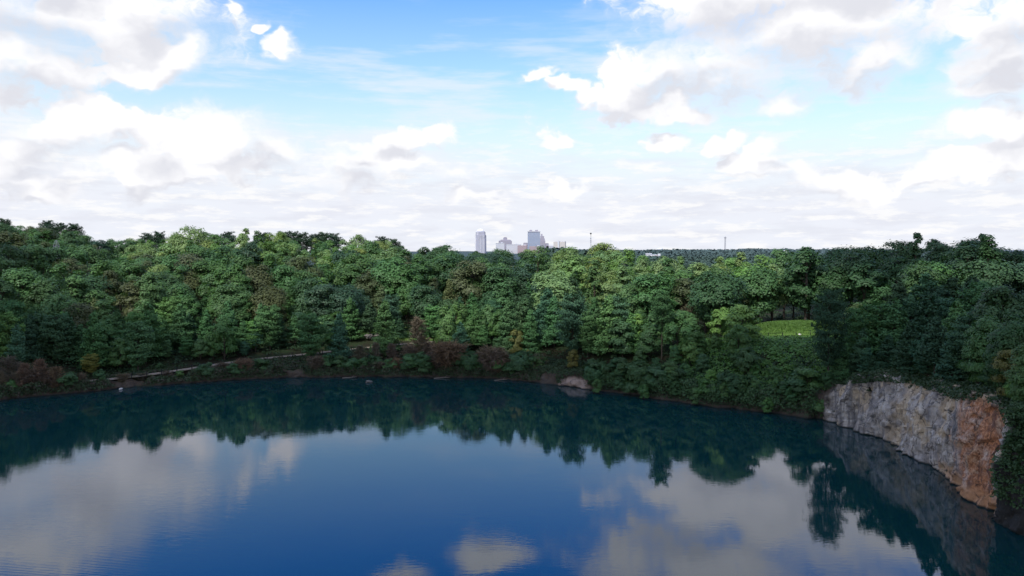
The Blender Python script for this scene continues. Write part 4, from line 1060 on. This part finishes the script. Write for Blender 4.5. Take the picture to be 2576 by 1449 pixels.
def water_tower(X, Yt, wpx, dist, label, ball=False):
    x, y = at(X, dist); zb = gz1(x, y); zt = hgt(Yt, dist) - zb; w = wid(wpx, dist) / 2; th = w * (1.3 if ball else .55)
    r = empty('water_tower', (x, y, zb)); prop(r, label, 'water tower', 'water towers on the horizon')
    if ball:
        mb = MB(); mb.lathe([(.5, zt - th * 1.6), (w * .7, zt - th * 1.3), (w, zt - th * .8), (w * .7, zt - th * .25), (.3, zt)], n=14); mb.build('tank', M['tank'], r, True)
    else:
        mb = MB(); mb.lathe([(w * .25, zt - th * 1.2), (w * .9, zt - th), (w, zt - th * .7), (w * .9, zt - th * .25), (w * .5, zt), (.3, zt)], n=20); mb.build('tank', M['tank'], r, True)
    mb = MB(); mb.tube([(0, 0, 0), (0, 0, zt - th * .9)], [w * .22, w * .15], 10); mb.build('column', M['tank'], r)
    if not ball:
        for k in range(6):
            a = k * 1.047; mb = MB(); mb.tube([(math.cos(a) * w * .75, math.sin(a) * w * .75, 0), (math.cos(a) * w * .75, math.sin(a) * w * .75, zt - th)], [.7, .7], 5); mb.build('leg', M['mast'], r)
water_tower(1660, 624, 17, 3000, 'wide flat white water tower above the distant forest')
water_tower(1548, 618.5, 6, 3000, 'small round white water tower left of the flat one', True)
# steel power pylon on the left hillside
x, y = at(142, 330); p = pt_d(142, 604, 330); zb = gz1(x, y); Hh = p[2] - zb
r = empty('power_pylon', (x, y, zb)); prop(r, 'grey steel lattice pylon rising out of the trees at left', 'pylon')
for sx_ in (-1, 1):
    for sy_ in (-1, 1): mb = MB(); mb.tube([(sx_ * 1.0, sy_ * 1.0, 0), (sx_ * 0.75, sy_ * 0.75, Hh * .9), (sx_ * .25, sy_ * .25, Hh)], [.13, .11, .08], 4); mb.build('leg', M['mast'], r)
mb = MB()
for i in range(14):
    z1, z2 = Hh * .9 * i / 14, Hh * .9 * (i + 1) / 14; c = 1.0 - .25 * i / 14
    for a, b in [((-c, -c), (c, -c)), ((c, -c), (c, c)), ((c, c), (-c, c)), ((-c, c), (-c, -c))]:
        mb.tube([(*a, z1), (*b, z2)], [.05, .05], 4); mb.tube([(*b, z1), (*a, z2)], [.05, .05], 4)
mb.build('bracing', M['mast'], r)
# twin-headed mast on the right skyline
r, h1 = lattice('radio_mast', 2458, 608, 617, 420, .35, 'small two-headed antenna mast on the right skyline')
for s_ in (-1, 1): 
    mb = MB(); mb.tube([(0, 0, h1 - .8), (s_ * 1.0, 0, h1)], [.07, .06], 4); mb.build('arm', M['mast'], r); mb = MB(); mb.box((s_ * 1.0, 0, h1 - .3), (.45, .3, 1.1)); mb.build('antenna_panel', M['mast'], r)
# far white and brick sheds in the distant forest
FB = [(1632, 638, 15, 1500, 'white_block', 'white flat shed in the distant forest, leftmost of its row'), (1646, 641, 12, 1500, 'white_block', 'low white shed in the middle of the distant row'), (1658, 638.5, 7, 1520, 'tank', 'small white box at the right of the distant row'), (1652, 642, 9, 1480, 'brick', 'small red-brick house below the white sheds'),
      (1545, 631, 26, 2400, 'white_block', 'long white roof at the forest edge left of the flat water tower'), (1575, 632, 14, 2500, 'tank', 'pale low roof right of the small round water tower'), (1970, 631, 18, 2500, 'white_block', 'pale low roof on the horizon left of the tall dark tree')]
for X, Y, wp_, dd, mt, lab in FB:
    x, y = at(X, dd); zb = gz1(x, y); zt = hgt(Y, dd) - zb; zt = max(zt, 4)
    r = empty('warehouse', (x, y, zb), R(random.uniform(-12, 12))); prop(r, lab, 'building', 'far buildings in the distant forest')
    w = wid(wp_, dd); mb = MB(); mb.box((0, 0, 0), (w, w * .6, zt)); mb.build('wall', M[mt], r)
    mb = MB(); mb.box((0, 0, zt), (w * 1.04, w * .64, w * .06), .9); mb.build('roof', M['tank'], r)

# ------------------------------------------------------------------ far forest (one mass)
def far_forest():
    m, t, out = material('hazed_far_foliage'); pos = t.new('ShaderNodeNewGeometry').outputs['Position']
    sp = t.new('ShaderNodeSeparateXYZ'); t.put(sp.inputs[0], pos)
    n1 = t.noise(pos, .03, 3, .6); n2 = t.noise(pos, .25, 3, .6)
    c = t.mix(n1, (.030, .058, .042), (.055, .095, .055))
    c = t.mix(t.math('MULTIPLY', n2, .35), c, (.012, .02, .02))
    c = t.mix(t.sstep(sp.outputs[1], 450, 3000, .18, .8), c, (.105, .150, .170))  # aerial haze painted into the leaf colour, bluer and paler with depth
    pbsdf(t, out, c, .9, .05); return m
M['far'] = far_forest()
rng = np.random.default_rng(77)
def far_points(n, y0, y1, p0, p1):
    y = y0 * (y1 / y0) ** rng.random(n); px = rng.uniform(p0, p1, n); x = (px - CX) / F * y; return x, y
x, y = far_points(9000, 430, 3600, 1380, 2360)
dr = np.interp(CX + F * x / y, RT[:, 0], RT[:, 1]); m = y > dr + 45
x, y = x[m], y[m]; z = ground(x, y); n = len(x); per = 42
cw = np.clip(5 + y / 330, 5, 16) * (.7 + .6 * rng.random(n)); hh_ = 9 + 6 * rng.random(n)
C = np.repeat(np.stack([x, y, z + hh_], 1), per, 0); d = unit(rng, n * per); d[:, 2] = np.abs(d[:, 2]); w_ = np.repeat(cw, per)[:, None]
P_ = C + d * np.hstack([w_, w_, np.minimum(w_ * .75, 7)]) * (.8 + .35 * rng.random((n * per, 1)))
V, Fc = quads(P_, d + .4 * rng.normal(size=d.shape), np.clip(np.repeat(cw, per) * .42, 1.2, 7), .8, rng=rng)
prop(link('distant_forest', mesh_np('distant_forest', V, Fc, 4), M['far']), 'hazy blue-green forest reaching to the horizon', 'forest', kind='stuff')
# faint blue hills on the horizon
hv = []; hf = []
for i in range(81):
    X = 1900 + i * 12; d_ = 13500; x, y = at(X, d_); tp = 18 * math.exp(-((X - 2100) / 60) ** 2) + 10 * math.exp(-((X - 2230) / 60) ** 2) + 4
    hv += [(x, y, -10), (x, y, 40 + tp), (x, y + 900, -10)]
for i in range(80):
    a = i * 3; hf += [(a, a + 3, a + 4, a + 1), (a + 1, a + 4, a + 5, a + 2)]
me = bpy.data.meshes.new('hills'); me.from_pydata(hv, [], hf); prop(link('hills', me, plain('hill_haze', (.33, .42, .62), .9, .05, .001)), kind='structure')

# ------------------------------------------------------------------ unseen cloud added behind the viewer, shaped so its shadow dims the lake
SUN_EL, SUN_AZ = R(52), R(215)            # azimuth from +Y clockwise
sd_ = np.array([math.sin(SUN_AZ) * math.cos(SUN_EL), math.cos(SUN_AZ) * math.cos(SUN_EL), math.sin(SUN_EL)])
def shade_cloud(name, parts, alt, seed):
    import bmesh
    k = alt / sd_[2]; bm = bmesh.new()
    for j, (gx_, gy_, rx, ry) in enumerate(parts):
        res = bmesh.ops.create_icosphere(bm, subdivisions=4, radius=1)
        for v in res['verts']:
            d = v.co.copy(); q = 1 + .32 * mn.fractal(d * 1.6 + Vector((seed + j * 3.3, 0, 0)), 1, 2, 4)
            v.co = Vector((gx_ + sd_[0] * k + d.x * rx * q, gy_ + sd_[1] * k + d.y * ry * q, alt + d.z * 12 * q))
    me = bpy.data.meshes.new(name); bm.to_mesh(me); bm.free()
    return prop(link(name, me, M['shade_cloud_mat'], smooth=True), kind='structure')
M['shade_cloud_mat'] = plain('shade_cloud_white', (.85, .85, .87), 1.0, .02, .01)
shade_cloud('shade_cloud', [(-120, 120, 260, 105), (0, 150, 200, 92), (60, 130, 170, 90), (215, 130, 110, 100), (150, 110, 80, 70), (265, 230, 105, 100), (-160, 205, 120, 60), (-60, 215, 90, 44), (35, 190, 75, 26), (-230, 270, 70, 100), (190, 330, 62, 90)], 900, 2)

# ------------------------------------------------------------------ world: daylight sky with clouds
world = bpy.data.worlds.new('World'); scene.world = world; world.use_nodes = True
t = NT(world.node_tree); t.n.clear()
world.cycles.sampling_method = 'MANUAL'; world.cycles.sample_map_resolution = 256
wout = t.new('ShaderNodeOutputWorld'); bg = t.new('ShaderNodeBackground'); bg.inputs['Strength'].default_value = .1
t.l.new(bg.outputs[0], wout.inputs[0])
sky = t.new('ShaderNodeTexSky'); sky.sky_type = 'NISHITA'; sky.sun_disc = False; sky.sun_elevation = SUN_EL; sky.sun_rotation = SUN_AZ
sky.altitude = 300; sky.air_density = 1.0; sky.dust_density = 1.2; sky.ozone_density = 2.0
dirv = t.new('ShaderNodeTexCoord').outputs['Generated']
sp = t.new('ShaderNodeSeparateXYZ'); t.put(sp.inputs[0], dirv)
azn = t.math('ARCTAN2', sp.outputs[0], sp.outputs[1])
rr = t.math('SQRT', t.math('ADD', t.math('MULTIPLY', sp.outputs[0], sp.outputs[0]), t.math('MULTIPLY', sp.outputs[1], sp.outputs[1])))
tel = t.math('DIVIDE', sp.outputs[2], t.math('MAXIMUM', rr, .05))
cmb = t.new('ShaderNodeCombineXYZ'); t.put(cmb.inputs[0], azn); t.put(cmb.inputs[1], tel); Pn = cmb.outputs[0]

def sky_pt(X, Y):
    d = ray(X, Y); return math.atan2(d[0], d[1]), d[2] / math.hypot(d[0], d[1])
CL = [  # x, y, rx, ry in the 2576-wide frame
    (110, 20, 380, 145), (350, 20, 130, 100), (150, -90, 280, 80), (350, 170, 120, 45), (440, 140, 70, 50), (60, 160, 200, 70), (-50, -150, 300, 60),
    (728, 106, 50, 28), (655, 68, 20, 18), (566, 18, 20, 24),
    (110, 310, 165, 72), (250, 320, 120, 50), (20, 370, 150, 50),
    (560, 350, 160, 80), (420, 360, 160, 66), (660, 380, 110, 52), (500, 410, 210, 40),
    (1010, 345, 110, 46), (1080, 340, 60, 42), (920, 375, 90, 34), (1020, 435, 150, 40), (900, 470, 160, 30), (1130, 440, 60, 30),
    (1348, 348, 52, 38), (1385, 335, 40, 26), (1400, 215, 70, 34), (1345, 175, 34, 30), (1460, 235, 60, 30),
    (1640, 190, 190, 84), (1560, 240, 140, 60), (1780, 170, 240, 110), (2050, 80, 330, 130), (1900, -20, 330, 120), (2150, -90, 420, 150), (1960, 250, 80, 38), (1700, 270, 140, 34), (2200, 150, 160, 60), (1750, -190, 330, 110), (1230, -165, 95, 50), (1000, -215, 80, 30), (930, 420, 200, 60), (330, 420, 300, 50), (-60, 420, 160, 60), (1700, 360, 60, 30),
    (2540, 130, 130, 110), (2500, 210, 120, 60), (2560, 20, 160, 120), (2500, 335, 130, 48), (2560, 300, 90, 60), (2430, 430, 140, 34), (2540, 400, 100, 40),
    (2040, 440, 160, 44), (1930, 430, 90, 36), (1848, 362, 54, 42), (1950, 385, 56, 34), (2130, 470, 120, 28),
    (70, 465, 120, 34), (130, 490, 110, 24), (-200, 100, 260, 300), (2900, 200, 260, 260), (1620, 440, 110, 24), (1400, 460, 90, 20), (1210, 500, 120, 18)]
grp = bpy.data.node_groups.new('cloud_field', 'ShaderNodeTree')
grp.interface.new_socket('P', in_out='INPUT', socket_type='NodeSocketVector'); grp.interface.new_socket('F', in_out='OUTPUT', socket_type='NodeSocketFloat')
g = NT(grp); gi = g.new('NodeGroupInput'); go = g.new('NodeGroupOutput'); last = None
for X, Y, rx, ry in CL:
    a, e = sky_pt(X, Y); sxx = F / rx / math.cos(a) ** 0; syy = F / ry
    v = g.vmath('SUBTRACT', gi.outputs[0], (a, e, 0)); v = g.vmath('MULTIPLY', v, (sxx, syy, 0))
    f = g.math('SUBTRACT', 1.0, g.vmath('LENGTH', v))
    last = f if last is None else g.math('SMOOTH_MAX', last, f, .07)
g.l.new(last, go.inputs[0])
def field(vec):
    nd = t.new('ShaderNodeGroup'); nd.node_tree = grp; t.put(nd.inputs[0], vec); return nd.outputs[0]
Ps = t.scalev(Pn, (1, 1.35, 1))
w1 = t.vmath('SCALE', t.vmath('SUBTRACT', t.noise(Ps, 9, 1, .5, out=1, dim='2D'), (.5, .5, .5)), scale=.07)
w2 = t.vmath('SCALE', t.vmath('SUBTRACT', t.noise(Ps, 34, 2, .55, out=1, dim='2D'), (.5, .5, .5)), scale=.026)
Pw = t.vmath('ADD', Pn, t.vmath('ADD', w1, w2))
fb = t.noise(t.vmath('ADD', Ps, w2), 17, 6, .6, dim='2D'); fb2 = t.noise(Ps, 6, 1, .5, dim='2D')
rough = t.math('MULTIPLY', t.math('SUBTRACT', fb, .5), 2.0)
F1 = field(Pw); F2 = field(t.vmath('ADD', Pw, (-.006, .026, 0)))
dens = t.math('ADD', F1, rough)
soft = t.sstep(fb2, .40, .6, .42, 1.0)
mr = t.new('ShaderNodeMapRange'); mr.interpolation_type = 'SMOOTHSTEP'; t.put(mr.inputs[0], dens); mr.inputs[1].default_value = -.02; t.put(mr.inputs[2], soft)
mask = mr.outputs[0]
halo = t.math('MULTIPLY', t.sstep(t.math('ADD', F1, t.math('MULTIPLY', rough, .6)), -.32, .35), .42)
thick = t.math('ADD', F2, t.math('MULTIPLY', rough, .55))
shade = t.sstep(t.math('ADD', thick, t.math('MULTIPLY', t.math('SUBTRACT', F2, F1), .8)), -.05, 1.3)
shade = t.math('ADD', shade, t.math('MULTIPLY', t.math('SUBTRACT', fb2, .5), .45), clamp=True)
ccol = t.mix(shade, (1.07, 1.065, 1.08), (.76, .77, .835))
# sky base: pale towards the horizon, streaked by thin high veil
hi = t.sstep(tel, .22, .46)
nish = t.vmath('MULTIPLY', sky.outputs[0], t.mix(hi, (.205, .228, .208), (.034, .155, .325)))
hz = t.sstep(tel, .25, .05)
veil = t.noise(t.scalev(Pn, (1.6, 11, 1)), 2.2, 5, .62, dim='2D')
basecol = t.mix(hz, nish, (.87, .895, .975))
basecol = t.mix(t.math('MULTIPLY', t.sstep(veil, .46, .72), t.sstep(tel, .36, .2, .02, .65)), basecol, (.88, .92, .99))
basecol = t.mix(halo, basecol, (.90, .92, .99))
low = t.noise(t.scalev(Pn, (3.5, 22, 1)), 3.0, 5, .6, dim='2D')
lowm = t.math('MULTIPLY', t.sstep(low, .42, .68), t.math('MULTIPLY', t.sstep(tel, .15, .07), .5))
basecol = t.mix(lowm, basecol, (.76, .775, .86))
low2 = t.noise(t.scalev(Pn, (5, 24, 1)), 3.4, 6, .65, dim='2D')
basecol = t.mix(t.math('MULTIPLY', t.sstep(low2, .48, .66), t.math('MULTIPLY', t.sstep(tel, .19, .08), .85)), basecol, (1.0, .995, 1.0))
# scattered cloud elsewhere in the sky
gen = t.noise(dirv, 2.6, 6, .55); away = t.math('MAXIMUM', t.sstep(tel, .46, .6), t.sstep(t.math('ABSOLUTE', azn), .75, .95))
genm = t.math('MULTIPLY', t.math('MULTIPLY', t.sstep(gen, .42, .54), away), t.sstep(tel, 0, .05))
col = t.mix(t.math('MULTIPLY', mask, t.sstep(tel, .015, .06)), basecol, ccol)
col = t.mix(genm, col, (.92, .89, .88))
below = t.sstep(sp.outputs[2], -.01, -.05)
col = t.mix(below, col, (.10, .12, .12))
t.put(bg.inputs['Color'], t.vmath('SCALE', col, scale=10.0))

# ------------------------------------------------------------------ sun, camera, render settings
sl = bpy.data.lights.new('sun', 'SUN'); sl.energy = 4.2; sl.angle = R(.6); sl.color = (1, .95, .87)
so = bpy.data.objects.new('sun', sl); COL.objects.link(so)
so.rotation_euler = Vector(-sd_).to_track_quat('-Z', 'Y').to_euler()
cam = bpy.data.cameras.new('camera'); cam.sensor_width = 36; cam.lens = 36 * F / 2576; cam.clip_end = 30000; cam.clip_start = .5
co = bpy.data.objects.new('camera', cam); COL.objects.link(co); co.location = (0, 0, H); co.rotation_euler = (R(90) + PITCH, 0, 0)
scene.camera = co
scene.view_settings.view_transform = 'Standard'; scene.view_settings.look = 'None'; scene.view_settings.exposure = 0; scene.view_settings.gamma = 1
scene.cycles.max_bounces = 5; scene.cycles.diffuse_bounces = 2; scene.cycles.glossy_bounces = 3; scene.cycles.transmission_bounces = 2
scene.cycles.use_denoising = False
try: scene.cycles.use_denoising = True; scene.cycles.denoiser = 'OPENIMAGEDENOISE'
except Exception: pass
